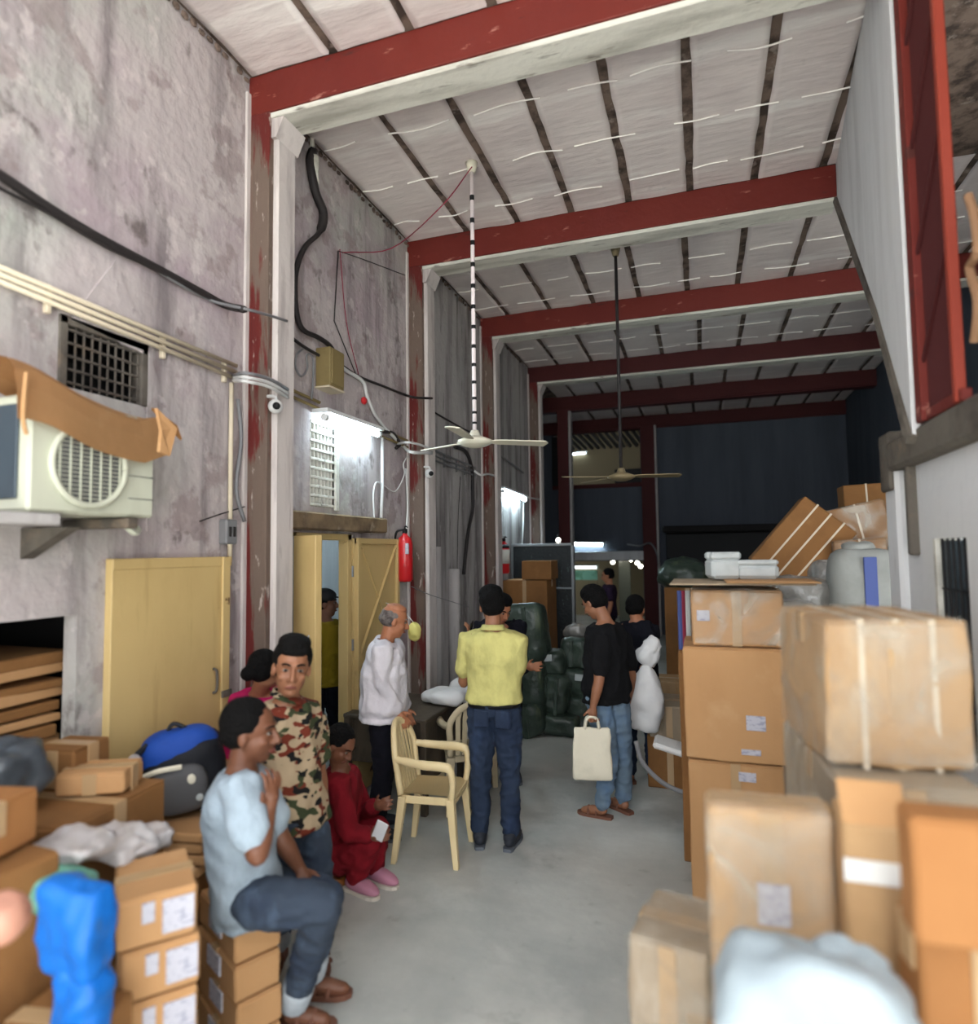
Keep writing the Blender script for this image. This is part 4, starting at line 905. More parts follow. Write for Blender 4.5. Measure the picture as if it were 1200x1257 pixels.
def limb(bm, pts, rs, n=12):
    """rounded tapered chain of 2-3 joints"""
    P = []; Rr = []
    for i in range(len(pts)-1):
        for k in range(5): t = k/5; P.append(pts[i].lerp(pts[i+1], t)); Rr.append(rs[i]*(1-t)+rs[i+1]*t)
    P.append(pts[-1]); Rr.append(rs[-1])
    d0 = (P[0]-P[1]).normalized(); d1 = (P[-1]-P[-2]).normalized()
    P = [P[0]+d0*Rr[0]*.8]+P+[P[-1]+d1*Rr[-1]*.8]; Rr = [Rr[0]*.45]+Rr+[Rr[-1]*.45]
    rings = []; up = None
    for i, p in enumerate(P):
        t = (P[min(i+1, len(P)-1)]-P[max(i-1, 0)]).normalized()
        if up is None: up = t.orthogonal().normalized()
        up = (up-t*up.dot(t)).normalized(); sd = t.cross(up)
        rings.append([p+(up*math.cos(a)+sd*math.sin(a))*Rr[i] for a in [2*math.pi*k/n for k in range(n)]])
    ring_loft(bm, rings)
def torso(bm, J, prof, infl=0, hem=None, drop=0):
    s = J['s']; pel, ch, nk = J['pelvis'], J['chest'], J['neck']
    rh = (J['hipR']-J['hipL']).normalized(); rs = (J['shR']-J['shL']).normalized()
    sp = [pel+(pel-ch)*.45, pel, ch, nk, nk+(nk-ch)*.2]
    def pt(t):  # t: 0 pelvis 1 chest 2 neck
        t = max(-1, min(t, 3)); i = int(math.floor(t)); i = min(max(i, -1), 2); k = t-i
        P = [sp[max(0, i)], sp[i+1], sp[i+2], sp[min(4, i+3)]]; a, b, c, d = P
        return .5*((2*b)+(c-a)*k+(2*a-5*b+4*c-d)*k*k+(3*b-a-3*c+d)*k**3)
    rings = []
    for (t, rx, ry) in prof:
        c = pt(t); tg = (pt(t+.05)-pt(t-.05)).normalized(); r = rh.lerp(rs, min(1, max(0, t/1.4))).normalized()
        r = (r-tg*r.dot(tg)).normalized(); f = tg.cross(r)
        ring = []
        for k in range(24):
            a = 2*math.pi*k/24; ca, sa = math.cos(a), math.sin(a); e = .85
            ring.append(c+r*(math.copysign(abs(ca)**e, ca)*(rx*s+infl))+f*(math.copysign(abs(sa)**e, sa)*(ry*s+infl)))
        rings.append(ring)
    ring_loft(bm, rings)
BODY = [(-.42, .07, .06), (-.25, .135, .10), (0, .158, .108), (.4, .142, .098), (.75, .146, .102), (1.1, .160, .108), (1.45, .172, .100), (1.68, .155, .085), (1.85, .09, .065), (2.05, .055, .055)]
def hand(bm, w, d, n, side, s, curl=.35, spread=1.0, grip=False):
    """w wrist, d finger direction, n palm normal (towards palm), side vector towards thumb"""
    d = d.normalized(); side = (side-d*side.dot(d)).normalized(); n = d.cross(side); 
    if grip: curl = 1.25
    mx = Matrix((side, n, d)).transposed()
    ell(bm, w+d*.045*s, (.040*s, .016*s, .055*s), mx, 2)
    limb(bm, [w-d*.01*s, w+d*.05*s], [.026*s, .030*s], 8)
    for k, (o, L) in enumerate(((.031, .070), (.0105, .080), (-.0105, .075), (-.031, .058))):
        p = w+(d*.080+side*o*1.05)*s; dd = d+side*o*3*spread; dd.normalize(); pts = [p]; a = curl*.5
        for seg in (.42, .33, .25):
            rot = Matrix.Rotation(a, 3, side); q = rot @ dd; p = p+q*L*seg*s; pts.append(p); a += curl
        limb(bm, pts, [.0095*s, .0088*s, .0080*s, .0070*s], 7)
    p = w+(d*.025+side*.028)*s; dd = (d*.65+side*.75+n*.25).normalized()
    limb(bm, [p, p+dd*.035*s, p+dd*.035*s+(dd*.4+d*.7+n*(.5 if grip else .1)).normalized()*.032*s], [.013*s, .0105*s, .008*s], 7)
def headmx(J):
    f = J['face'].normalized(); up = J.get('hup', Vector((0, 0, 1))); r = f.cross(up).normalized(); u = r.cross(f).normalized()
    k = J['s']*J.get('hs', 1.04); mx = Matrix((r*k, f*k, u*k)).transposed().to_4x4(); mx.translation = J['head']; return mx
def head(bm, mx):
    def e(c, r, sub=3):
        ret = bmesh.ops.create_icosphere(bm, subdivisions=sub, radius=1)
        for v in ret['verts']: v.co = mx @ Vector((v.co.x*r[0]+c[0], v.co.y*r[1]+c[1], v.co.z*r[2]+c[2]))
    def t(p, r): 
        k = mx.to_3x3().determinant()**(1/3); limb(bm, [mx @ Vector(q) for q in p], [x*k for x in r], 8)
    e((0, -.012, .032), (.076, .095, .086)); e((0, .022, -.032), (.061, .066, .082)); e((0, .042, -.088), (.036, .036, .028)); e((0, .01, -.07), (.054, .055, .04))
    t([(0, .086, .012), (0, .100, -.012), (0, .108, -.030)], [.009, .011, .0135]); e((.012, .094, -.034), (.010, .011, .008), 2); e((-.012, .094, -.034), (.010, .011, .008), 2)
    t([(-.042, .066, .030), (-.02, .082, .030), (.02, .082, .030), (.042, .066, .030)], [.008, .010, .010, .008])
    for s_ in (-1, 1): e((s_*.038, .058, -.026), (.020, .022, .020), 2); e((s_*.074, -.006, -.010), (.011, .019, .031), 2)
    t([(-.020, .078, -.064), (0, .087, -.062), (.020, .078, -.064)], [.006, .0085, .006])
def figure(label, J, skin_='skin', voxel=.0065, shirt=None, pants=None, shoes=None, hair='short', hands=None, group=None, sleeve='short', hem=-.35, collar=False, cuffs=False, belt=False, seed=1, shirt_w=1.0, pant_w=1.0):
    s = J['s']; hands = hands or {}
    root = empty('person', (J['pelvis'].x, J['pelvis'].y, min(J['anR'].z, J['anL'].z, .075)-.075), label=label, cat='person', group=group)
    inv = Vector(root.location)
    bm = bmesh.new(); torso(bm, J, BODY)
    mx = headmx(J); limb(bm, [J['neck']+(J['neck']-J['chest'])*-.05, J['head']+(mx.to_3x3() @ Vector((0, -.02, -.05)))], [.058*s, .052*s])
    head(bm, mx)
    for q in 'RL':
        limb(bm, [J['sh'+q]*.93+J['chest']*.07, J['sh'+q], J['el'+q]], [.055*s, .052*s, .041*s]); limb(bm, [J['el'+q], J['el'+q].lerp(J['wr'+q], .35), J['wr'+q]], [.040*s, .041*s, .027*s])
        d = (J['wr'+q]-J['el'+q]).normalized(); hd = hands.get(q, {})
        side = hd.get('side', J['fwd']); hand(bm, J['wr'+q]+d*.01, hd.get('dir', d), None, side, s*.98, hd.get('curl', .3), hd.get('spread', 1), hd.get('grip', False))
        limb(bm, [J['hip'+q], J['hip'+q].lerp(J['kn'+q], .5), J['kn'+q]], [.085*s, .075*s, .056*s]); limb(bm, [J['kn'+q], J['kn'+q].lerp(J['an'+q], .3), J['an'+q]], [.054*s, .056*s, .037*s])
        ft = (J['to'+q]-J['an'+q]); limb(bm, [J['an'+q]+Vector((0, 0, -.03*s))-ft*.12, J['an'+q].lerp(J['to'+q], .5)+Vector((0, 0, -.01)), J['to'+q]], [.034*s, .036*s, .026*s])
    for v in bm.verts: v.co -= inv
    me = evalmesh(bm, voxel, 5, 'body'); obj('body', me, skin_, root, smooth=True)
    # face details
    k = J['s']*J.get('hs', 1.04); mz = Matrix.Translation(-inv) @ mx
    for s_ in (-1, 1):
        bm = bmesh.new(); r_ = bmesh.ops.create_icosphere(bm, subdivisions=2, radius=1)
        for v in r_['verts']: v.co = mz @ Vector((v.co.x*.0135+s_*.030, v.co.y*.008+.0775, v.co.z*.0065+.006))
        ey = obj('eye', bm, 'eye', root, smooth=True)
        bm = bmesh.new(); r_ = bmesh.ops.create_icosphere(bm, subdivisions=2, radius=1)
        for v in r_['verts']: v.co = mz @ Vector((v.co.x*.0062+s_*.030, v.co.y*.004+.0835, v.co.z*.006+.006))
        obj('iris', bm, 'iris', ey, smooth=True)
        bm = bmesh.new(); limb(bm, [mz @ Vector((s_*.014, .0895, .0285)), mz @ Vector((s_*.032, .086, .034)), mz @ Vector((s_*.048, .070, .028))], [.0042*k, .0046*k, .003*k], 6); obj('eyebrow', bm, 'hair' if hair != 'bald' else 'hair_grey', root)
    bm = bmesh.new(); limb(bm, [mz @ Vector((-.021, .083, -.0655)), mz @ Vector((-.007, .0925, -.062)), mz @ Vector((.007, .0925, -.062)), mz @ Vector((.021, .083, -.0655))], [.003*k, .005*k, .005*k, .003*k], 6); obj('lips', bm, 'lip', root, smooth=True)
    # hair
    bm = bmesh.new()
    def he(c, r, sub=4):
        ret = bmesh.ops.create_icosphere(bm, subdivisions=sub, radius=1)
        for v in ret['verts']:
            q = Vector((v.co.x*r[0]+c[0], v.co.y*r[1]+c[1], v.co.z*r[2]+c[2])); q += v.co*noise.noise(q*55+Vector((seed, 0, 0)))*.005; v.co = mz @ q
    if hair == 'bald':
        he((0, -.034, .004), (.0815, .082, .058)); he((0, -.02, .035), (.079, .088, .060))
    else:
        he((0, -.026, .042), (.0845, .096, .090)); he((0, -.045, -.005), (.079, .072, .062))
        if hair == 'quiff': he((0, .035, .112), (.066, .05, .036)); he((0, -.01, .112), (.070, .07, .038)); he((.0, .058, .085), (.058, .03, .024))
        if hair == 'thick': he((0, -.01, .085), (.082, .085, .062)); he((0, -.06, .0), (.075, .055, .06))
        if hair == 'bun': he((0, -.125, -.005), (.045, .045, .045)); he((0, -.09, .01), (.06, .05, .05))
        if hair == 'long': he((0, -.07, -.09), (.07, .05, .12)); he((0, -.09, -.2), (.045, .035, .10))
    me = evalmesh(bm, .008, 1, 'hair'); hm = 'hair_grey' if hair == 'bald' else 'hair'; obj('hair', me, hm, root, smooth=True)
    if hair == 'bald': 
        bm = bmesh.new(); r_ = bmesh.ops.create_icosphere(bm, subdivisions=4, radius=1)
        for v in r_['verts']: v.co = mz @ Vector((v.co.x*.062, v.co.y*.075-.008, v.co.z*.035+.089))
        obj('bald_crown', bm, skin_, root, smooth=True)
    if J.get('cap'):
        bm = bmesh.new()
        he((0, -.012, .062), (.088, .104, .075)); me = evalmesh(bm, .008, 1, 'cap'); cp_ = obj('cap', me, 'black', root, smooth=True)
        bm = bmesh.new(); prism(bm, [mz @ Vector(q) for q in ((-.06, .07, .055), (-.045, .14, .045), (0, .16, .043), (.045, .14, .045), (.06, .07, .055))], mz.to_3x3() @ Vector((0, 0, .006))); obj('brim', bm, 'black', cp_)
    # shirt
    if shirt:
        bm = bmesh.new(); inf = .019*shirt_w
        pr = [(hem, .158*shirt_w, .115*shirt_w)]+[(t, rx*(1.0 if t > 1 else shirt_w)+.002, ry*(1.0 if t > 1 else shirt_w)+.004) for (t, rx, ry) in BODY if t > hem+.08 and t < 1.8]+[(1.80, .105, .075), (1.86, .078, .066)]
        torso(bm, J, pr, inf)
        for q in 'RL':
            if sleeve == 'short':
                e_ = J['sh'+q].lerp(J['el'+q], .72); limb(bm, [J['sh'+q]*.9+J['chest']*.1, J['sh'+q], e_], [.066*s, .071*s, .068*s])
            else:
                d = (J['wr'+q]-J['el'+q]).normalized()
                limb(bm, [J['sh'+q]*.9+J['chest']*.1, J['sh'+q], J['el'+q]], [.066*s, .071*s, .060*s]); limb(bm, [J['el'+q], J['wr'+q]-d*.01], [.060*s, .045*s])
        for v in bm.verts: v.co -= inv
        me = evalmesh(bm, .0095, 5, 'shirt'); folds(me, .013, 9, seed); sh = obj('shirt', me, shirt, root, smooth=True)
        if collar:
            bm = bmesh.new(); n0 = J['neck']-inv; ax = (J['neck']-J['chest']).normalized(); pts = []
            r = (J['shR']-J['shL']).normalized(); f = ax.cross(r).normalized(); rings = []
            for (z, rr, w_) in ((-.012, .078, 0), (.022, .068, 0), (.026, .074, 0), (-.008, .090, 0)):
                rings.append([n0+ax*(z*s+.012*s*(-math.sin(2*math.pi*k/20)))+(r*math.cos(2*math.pi*k/20)+f*math.sin(2*math.pi*k/20)*1.0)*rr*s for k in range(20)])
            ring_loft(bm, rings, cap=False); obj('collar', bm, shirt, sh, smooth=True)
    if pants:
        bm = bmesh.new(); torso(bm, J, [(-.42, .09, .08), (-.28, .145, .115), (0, .163, .118), (.22, .155, .110)], .008)
        for q in 'RL':
            end = J['kn'+q].lerp(J['an'+q], .80 if cuffs else .93)
            limb(bm, [J['hip'+q], J['hip'+q].lerp(J['kn'+q], .5), J['kn'+q]], [.100*s*pant_w, .090*s*pant_w, .070*s*pant_w]); limb(bm, [J['kn'+q], J['kn'+q].lerp(end, .5), end], [.069*s*pant_w, .066*s*pant_w, .058*s*pant_w])
        for v in bm.verts: v.co -= inv
        me = evalmesh(bm, .0095, 4, 'trousers'); folds(me, .011, 11, seed+5, (1, 1, 1.5)); tr = obj('trousers', me, pants, root, smooth=True)
        if cuffs:
            for q in 'RL':
                e1 = J['kn'+q].lerp(J['an'+q], .76); e2 = J['kn'+q].lerp(J['an'+q], .93)
                bm = bmesh.new(); limb(bm, [e1-inv, e2-inv], [.067*s, .066*s], 14); obj('rolled_cuff', bm, 'cuff', tr, smooth=True)
        if belt:
            bm = bmesh.new(); torso(bm, J, [(-.02, .168, .122), (.12, .165, .120)], .014)
            for v in bm.verts: v.co -= inv
            obj('belt', bm, 'black', root, smooth=True)
    if shoes:
        for q in 'RL':
            a, t = J['an'+q]-inv, J['to'+q]-inv; d = (t-a); d.z = 0; d.normalize(); r = Vector((d.y, -d.x, 0)); base = Vector((a.x, a.y, min(a.z-.075*s, t.z-.03*s)))
            if J.get('heel_up'+q): base.z += 0
            mx2 = Matrix((r, d, Vector((0, 0, 1)))).transposed().to_4x4(); mx2.translation = base
            bm = bmesh.new(); pr = [(-.085, .026), (-.06, .036), (0, .036), (.08, .044), (.13, .046), (.17, .036), (.192, .014)]
            poly = [mx2 @ Vector((w_*s, y*s, 0)) for y, w_ in pr]+[mx2 @ Vector((-w_*s, y*s, 0)) for y, w_ in reversed(pr)]
            prism(bm, poly, (0, 0, .022*s)); so = obj('sole', bm, 'sole' if shoes != 'shoe_dark' else 'shoe_grey', None)
            if shoes == 'sandal':
                bm = bmesh.new(); poly2 = poly; so.data.materials[0] = M['sandal']
                limb(bm, [mx2 @ Vector((-.046*s, .09*s, .03*s)), mx2 @ Vector((0, .10*s, .068*s)), mx2 @ Vector((.046*s, .09*s, .03*s))], [.012*s]*3, 6); limb(bm, [mx2 @ Vector((-.04*s, .03*s, .03*s)), mx2 @ Vector((0, .04*s, .085*s)), mx2 @ Vector((.04*s, .03*s, .03*s))], [.010*s]*3, 6)
                sho = obj('sandal_strap', bm, 'sandal', root)
            else:
                bm = bmesh.new(); blob((0, 0, 0), (.043*s, .135*s, .042*s), 2.6, .003, 8, seed, sub=3, bm=bm)
                for v in bm.verts:
                    y = v.co.y; k2 = 1-.35*max(0, (y+.0)/(.135*s)); v.co.z *= k2; v.co = mx2 @ (v.co+Vector((0, .055*s, .045*s*k2+.008)))
                blob((mx2 @ Vector((0, -.02*s, .075*s)))[:], (.042*s, .048*s, .04*s), 2.4, .002, 8, seed, sub=3, bm=bm)
                sho = obj('shoe', bm, shoes, root, smooth=True)
            so.parent = sho; so.name = 'sole'
    return root
X_, Z_ = Vector((1, 0, 0)), Vector((0, 0, 1))
# 1 man in yellow polo, phone at his left ear
fp = atz(606, 1040, 0)
J = stand((fp.x, fp.y+.05), 8, 1.72)
J['face'] = Vector((-.45, .9, -.05)); J['hup'] = Vector((-.1, 0, 1)); J['head'] = J['head']+Vector((-.015, .01, .01))
J['elL'] = at(569, 838, fp.y+.10); J['wrL'] = at(574, 790, fp.y+.16); J['elR'] = at(631, 838, fp.y+.06); J['wrR'] = at(627, 872, fp.y+.22)
figure('man in pale yellow polo shirt and blue jeans, seen from behind, phone at his ear', J, 'skin', .0065, 'polo_yellow', 'denim_blue', 'shoe_dark', 'thick', {'L': dict(dir=Vector((.15, -.05, 1)), side=Vector((.2, -1, .1)), curl=.45), 'R': dict(side=Vector((-1, .3, 0)), curl=.6)}, collar=True, belt=True, seed=3, hem=.10, shirt_w=1.1)
pp = J['wrL']+Vector((.025, .0, .09)); ph = tag(obj('mobile_phone', B((-.005, -.036, -.07), (.005, .036, .07), .004), 'phone'), 'black mobile phone held to the ear of the man in the yellow polo', 'phone'); ph.location = pp; ph.rotation_euler = (R(10), R(10), R(10))
_pm = bpy.data.objects['person']; _tr = [c for c in _pm.children if c.name.startswith('trousers')][0]
for k_ in (-1, 1):
    c_ = J['pelvis']-Vector(_pm.location)+Vector((k_*.078+.022, -.134, -.065)); obj('back_pocket', B((c_.x-.055, c_.y-.008, c_.z-.065), (c_.x+.055, c_.y+.02, c_.z+.055), .01), 'denim_blue', _tr)
# 2 dark shirted man behind him
J = stand((at(618, 900, 5.4).x-.02, 5.42), 200, 1.66); q = J['head']; J['face'] = Vector((.75, -.6, -.5))
J['head'] = at(615, 748, 5.35); J['neck'] = at(611, 768, 5.4)
J['elL'] = at(629, 822, 5.2); J['wrL'] = at(645, 819, 5.1)
figure('man in a dark shirt standing behind the yellow polo, hand held out', J, 'skin_warm', .0075, 'black_cloth', 'black_cloth', 'shoe_dark', 'thick', {'L': dict(dir=Vector((1, -.2, .1)), side=Vector((0, 0, 1)), curl=.5)}, sleeve='long', seed=8)
# 3 older man in white shirt
fp = atz(472, 1028, 0)
J = stand((fp.x-.06, fp.y+.05), -68, 1.64, lean=(0, .03)); J['face'] = Vector((.95, .55, -.3))
J['head'] = at(484, 762, fp.y+.05); J['neck'] = at(474, 790, fp.y+.03)
J['elR'] = at(468, 838, fp.y-.12); J['wrR'] = at(487, 873, fp.y-.05); J['elL'] = at(487, 835, fp.y+.28); J['wrL'] = at(497, 868, fp.y+.25)
figure('older man with grey hair in a white long sleeved shirt and black trousers', J, 'skin_warm', .0065, 'shirt_white', 'black_cloth', 'shoe_dark', 'bald', {'R': dict(dir=Vector((.6, .1, -.7)), side=Vector((.5, .8, .2)), curl=.5)}, sleeve='long', collar=True, seed=12, hem=-.42, shirt_w=1.36)
# 4 camouflage shirt man facing the camera
fp = atz(366, 1183, 0)
J = stand((fp.x, fp.y), 207, 1.64); 
J['pelvis'] = at(364, 1000, 2.74); J['chest'] = at(352, 915, 2.74); J['neck'] = at(353, 856, 2.72); J['head'] = at(358, 820, 2.66); J['hs'] = 1.16
J['face'] = Vector((.62, -.78, -.05)); J['hup'] = Vector((.10, .06, 1))
J['shR'] = at(319, 878, 2.60); J['shL'] = at(384, 882, 2.92); J['elR'] = at(316, 935, 2.66); J['wrR'] = at(332, 985, 2.62); J['elL'] = at(391, 945, 3.0); J['wrL'] = at(397, 985, 2.92)
J['hipR'] = at(351, 1010, 2.66); J['hipL'] = at(378, 1010, 2.82)
figure('young man in camouflage shirt and jeans looking at the camera', J, 'skin', .0055, 'camo', 'denim', 'sandal', 'quiff', {'L': dict(dir=Vector((.05, -.1, -1)), side=Vector((.3, -1, 0)), curl=.35)}, seed=17, cuffs=True, hem=-.3, collar=True, shirt_w=1.0)
# 5 person in pink behind him
J = stand((at(318, 1000, 3.12).x, 3.12), 20, 1.50); J['face'] = Vector((.3, .9, 0))
J['head'] = at(327, 822, 3.05); J['neck'] = at(318, 850, 3.1); J['shR'] = at(340, 868, 3.1); J['shL'] = at(292, 872, 3.0); J['elL'] = at(287, 930, 2.95); J['wrL'] = at(292, 985, 2.95)
figure('woman in a bright pink top with black hair behind the camouflage shirt', J, 'skin', .0075, 'pink_cloth', 'red_cloth', 'sandal', 'bun', seed=21, sleeve='long', hem=-.45)
# 6 seated man in white tee
J = dict(s=1.0, fwd=Vector((.9, .25, 0)), face=Vector((.93, .35, -.08)), hs=1.08)
Ys = c2[1]
J['pelvis'] = at(304, 1098, 2.24); J['chest'] = at(293, 1012, 2.22); J['neck'] = at(297, 940, 2.22); J['head'] = at(308, 898, 2.24)
J['hup'] = Vector((.05, 0, 1))
J['shR'] = at(293, 965, 2.06); J['shL'] = at(315, 962, 2.40); J['elR'] = at(316, 1050, 1.98); J['wrR'] = at(330, 996, 2.08)
J['elL'] = at(345, 1030, 2.38); J['wrL'] = at(366, 1063, 2.42)
J['hipR'] = at(312, 1108, 2.14); J['hipL'] = at(318, 1095, 2.36); J['knR'] = at(398, 1110, 2.22); J['knL'] = at(402, 1098, 2.48)
J['anR'] = atz(358, 1236, .085); J['toR'] = J['anR']+Vector((.14, .04, -.05)); J['anL'] = atz(380, 1200, .085); J['toL'] = J['anL']+Vector((.15, .05, -.05))
figure('young man in a pale t-shirt and jeans sitting on stacked cartons', J, 'skin_dark', .0055, 'tee_white', 'denim', 'sandal', 'short', {'R': dict(dir=Vector((.1, .1, 1)), side=Vector((-.2, -1, .0)), curl=.45), 'L': dict(dir=Vector((.7, -.2, -.7)), side=Vector((0, 1, 0)), curl=.3)}, seed=25, cuffs=True, hem=-.34, shirt_w=1.04, pant_w=.98)
# 7 seated woman in red
J = dict(s=.94, fwd=Vector((.95, .1, 0)), face=Vector((.8, -.1, -.55)), hs=1.0)
J['pelvis'] = at(412, 1042, 3.52); J['chest'] = at(417, 985, 3.52); J['neck'] = at(418, 942, 3.5); J['head'] = at(418, 914, 3.47); J['hup'] = Vector((.4, 0, 1))
J['shR'] = at(415, 958, 3.36); J['shL'] = at(430, 955, 3.66); J['elR'] = at(427, 1022, 3.33); J['wrR'] = at(452, 1026, 3.36); J['elL'] = at(448, 1000, 3.72); J['wrL'] = at(460, 990, 3.6)
J['hipR'] = at(412, 1052, 3.43); J['hipL'] = at(418, 1047, 3.6); J['knR'] = at(455, 1030, 3.42); J['knL'] = at(462, 1015, 3.66)
J['anR'] = atz(436, 1078, .08); J['toR'] = J['anR']+Vector((.13, -.03, -.05)); J['anL'] = atz(460, 1066, .08); J['toL'] = J['anL']+Vector((.13, -.03, -.05))
figure('woman in dark red sitting low by the yellow door with a phone', J, 'skin_dark', .0065, 'red_cloth', 'red_cloth', 'shoe_pink', 'long', {'R': dict(dir=Vector((1, 0, .2)), side=Vector((0, 0, 1)), curl=.7), 'L': dict(dir=Vector((.8, -.3, .3)), side=Vector((0, 0, 1)), curl=.6)}, seed=29, sleeve='long', hem=-.3, pant_w=1.12)
ph = tag(obj('mobile_phone', B((-.035, -.004, -.07), (.035, .004, .07), .004), 'phone_white'), 'white mobile phone held by the seated woman in red', 'phone'); ph.location = at(466, 1020, 3.33); ph.rotation_euler = (R(20), R(25), R(10))
pz = at(400, 1068, 3.5).z
carton((at(405, 1080, 3.5).x, 3.55, 0), .28, .30, at(412, 1042, 3.52).z-.12, 'low orange brown wooden box seat under the woman in red', m='wood_stool', tape=None, flaps=False, name='box_stool', cat='stool')
# 8 man with cap in the side room
J = stand((at(404, 850, 4.95).x-.04, 4.95), 25, 1.66); J['face'] = Vector((.8, .4, 0)); J['cap'] = True
figure('man in a mustard shirt and black cap inside the room behind the yellow doors', J, 'skin_dark', .0075, 'mustard', 'black_cloth', 'shoe_dark', 'short', seed=33)
# 9 man in black tee with tote
fp = atz(748, 996, 0)
J = stand((fp.x, fp.y), 42, 1.68); J['face'] = Vector((-.85, .45, -.55)); J['head'] = at(729, 740, fp.y+.02); J['neck'] = at(743, 762, fp.y)
J['elL'] = at(735, 836, fp.y-.26); J['wrL'] = at(728, 866, fp.y-.27); J['shL'] = at(737, 783, fp.y-.15); J['shR'] = at(762, 780, fp.y+.14); J['elR'] = at(775, 830, fp.y+.2); J['wrR'] = at(768, 870, fp.y+.25)
J['anL'] = atz(738, 990, .08); J['toL'] = J['anL']+Vector((-.14, .03, -.05)); J['anR'] = atz(765, 983, .08); J['toR'] = J['anR']+Vector((-.12, .10, -.05))
J['knL'] = at(748, 935, J['anL'].y+.02); J['knR'] = at(764, 930, J['anR'].y)
figure('man in a black t-shirt and light jeans holding a cream tote bag', J, 'skin', .0065, 'tee_black', 'denim_light', 'sandal', 'thick', {'L': dict(dir=Vector((-.05, 0, -1)), side=Vector((-.8, -.5, 0)), grip=True)}, seed=37, hem=-.5, shirt_w=1.12)
wl = J['wrL']
tb = empty('tote_bag', at(727, 950, fp.y-.28), (0, 0, R(15)), 'cream canvas tote bag held by the man in black', 'bag')
topz = at(728, 893, fp.y-.28).z-tb.location.z; botz = at(728, 957, fp.y-.28).z-tb.location.z; hz = wl.z-.085-tb.location.z
bm = B((-.135, -.03, botz), (.135, .03, topz), .012); bmesh.ops.subdivide_edges(bm, edges=[e for e in bm.edges if e.calc_length() > .1], cuts=6, use_grid_fill=True)
for v in bm.verts:
    t = (v.co.z-botz)/(topz-botz); v.co.y *= 1.2-.9*t; v.co.x *= 1.06-.10*t
crumple(bm, .014, 9, 4); obj('body', bm, 'canvas', tb, smooth=True)
for yy in (-.012, .02): obj('handle', T([(-.05, yy, topz-.01), (-.035, yy, topz+.06), (-.0, yy*.5, hz+.005), (.04, yy, topz+.06), (.055, yy, topz-.01)], .011, 6), 'canvas', tb, smooth=True)
# 10 man behind carrying white sacks
J = stand((at(783, 900, 5.75).x+.02, 5.75), 15, 1.62); J['face'] = Vector((.2, 1, -.3))
J['shR'] = at(790, 768, 5.7); J['elR'] = at(801, 790, 5.6); J['wrR'] = at(795, 812, 5.45); J['head'] = at(780, 748, 5.8)
figure('man in dark clothes behind the black t-shirt, carrying white sacks', J, 'skin_warm', .008, 'black_cloth', 'denim_blue', 'sandal', 'short', {'R': dict(dir=Vector((-.2, -.2, -1)), side=Vector((-1, 0, 0)), grip=True)}, seed=41)
p = at(791, 857, 5.4); tag(obj('cloth_sack', blob(p[:], (.15, .08, .27), 3.2, .035, 8, 7, pinch=.8), 'white_cloth', smooth=True), 'white sack hanging from the hand of the man behind the black t-shirt', 'sack')
p = at(797, 802, 5.42); tag(obj('plastic_bag', blob((p.x, p.y, p.z+.01), (.085, .06, .125), 2.6, .035, 11, 17, mx=Matrix.Rotation(R(28), 3, 'Y')), 'white_cloth', smooth=True), 'smaller white bag bunched above the white sack', 'bag')
# 11 distant person by the far doorway
J = stand((at(750, 850, 11.0).x, 11.0), 100, 1.66); J['face'] = Vector((-1, -.1, -.2))
figure('distant person in dark purple clothes facing left near the far doorway', J, 'skin_warm', .009, 'purple', 'black_cloth', 'shoe_dark', 'short', seed=45)

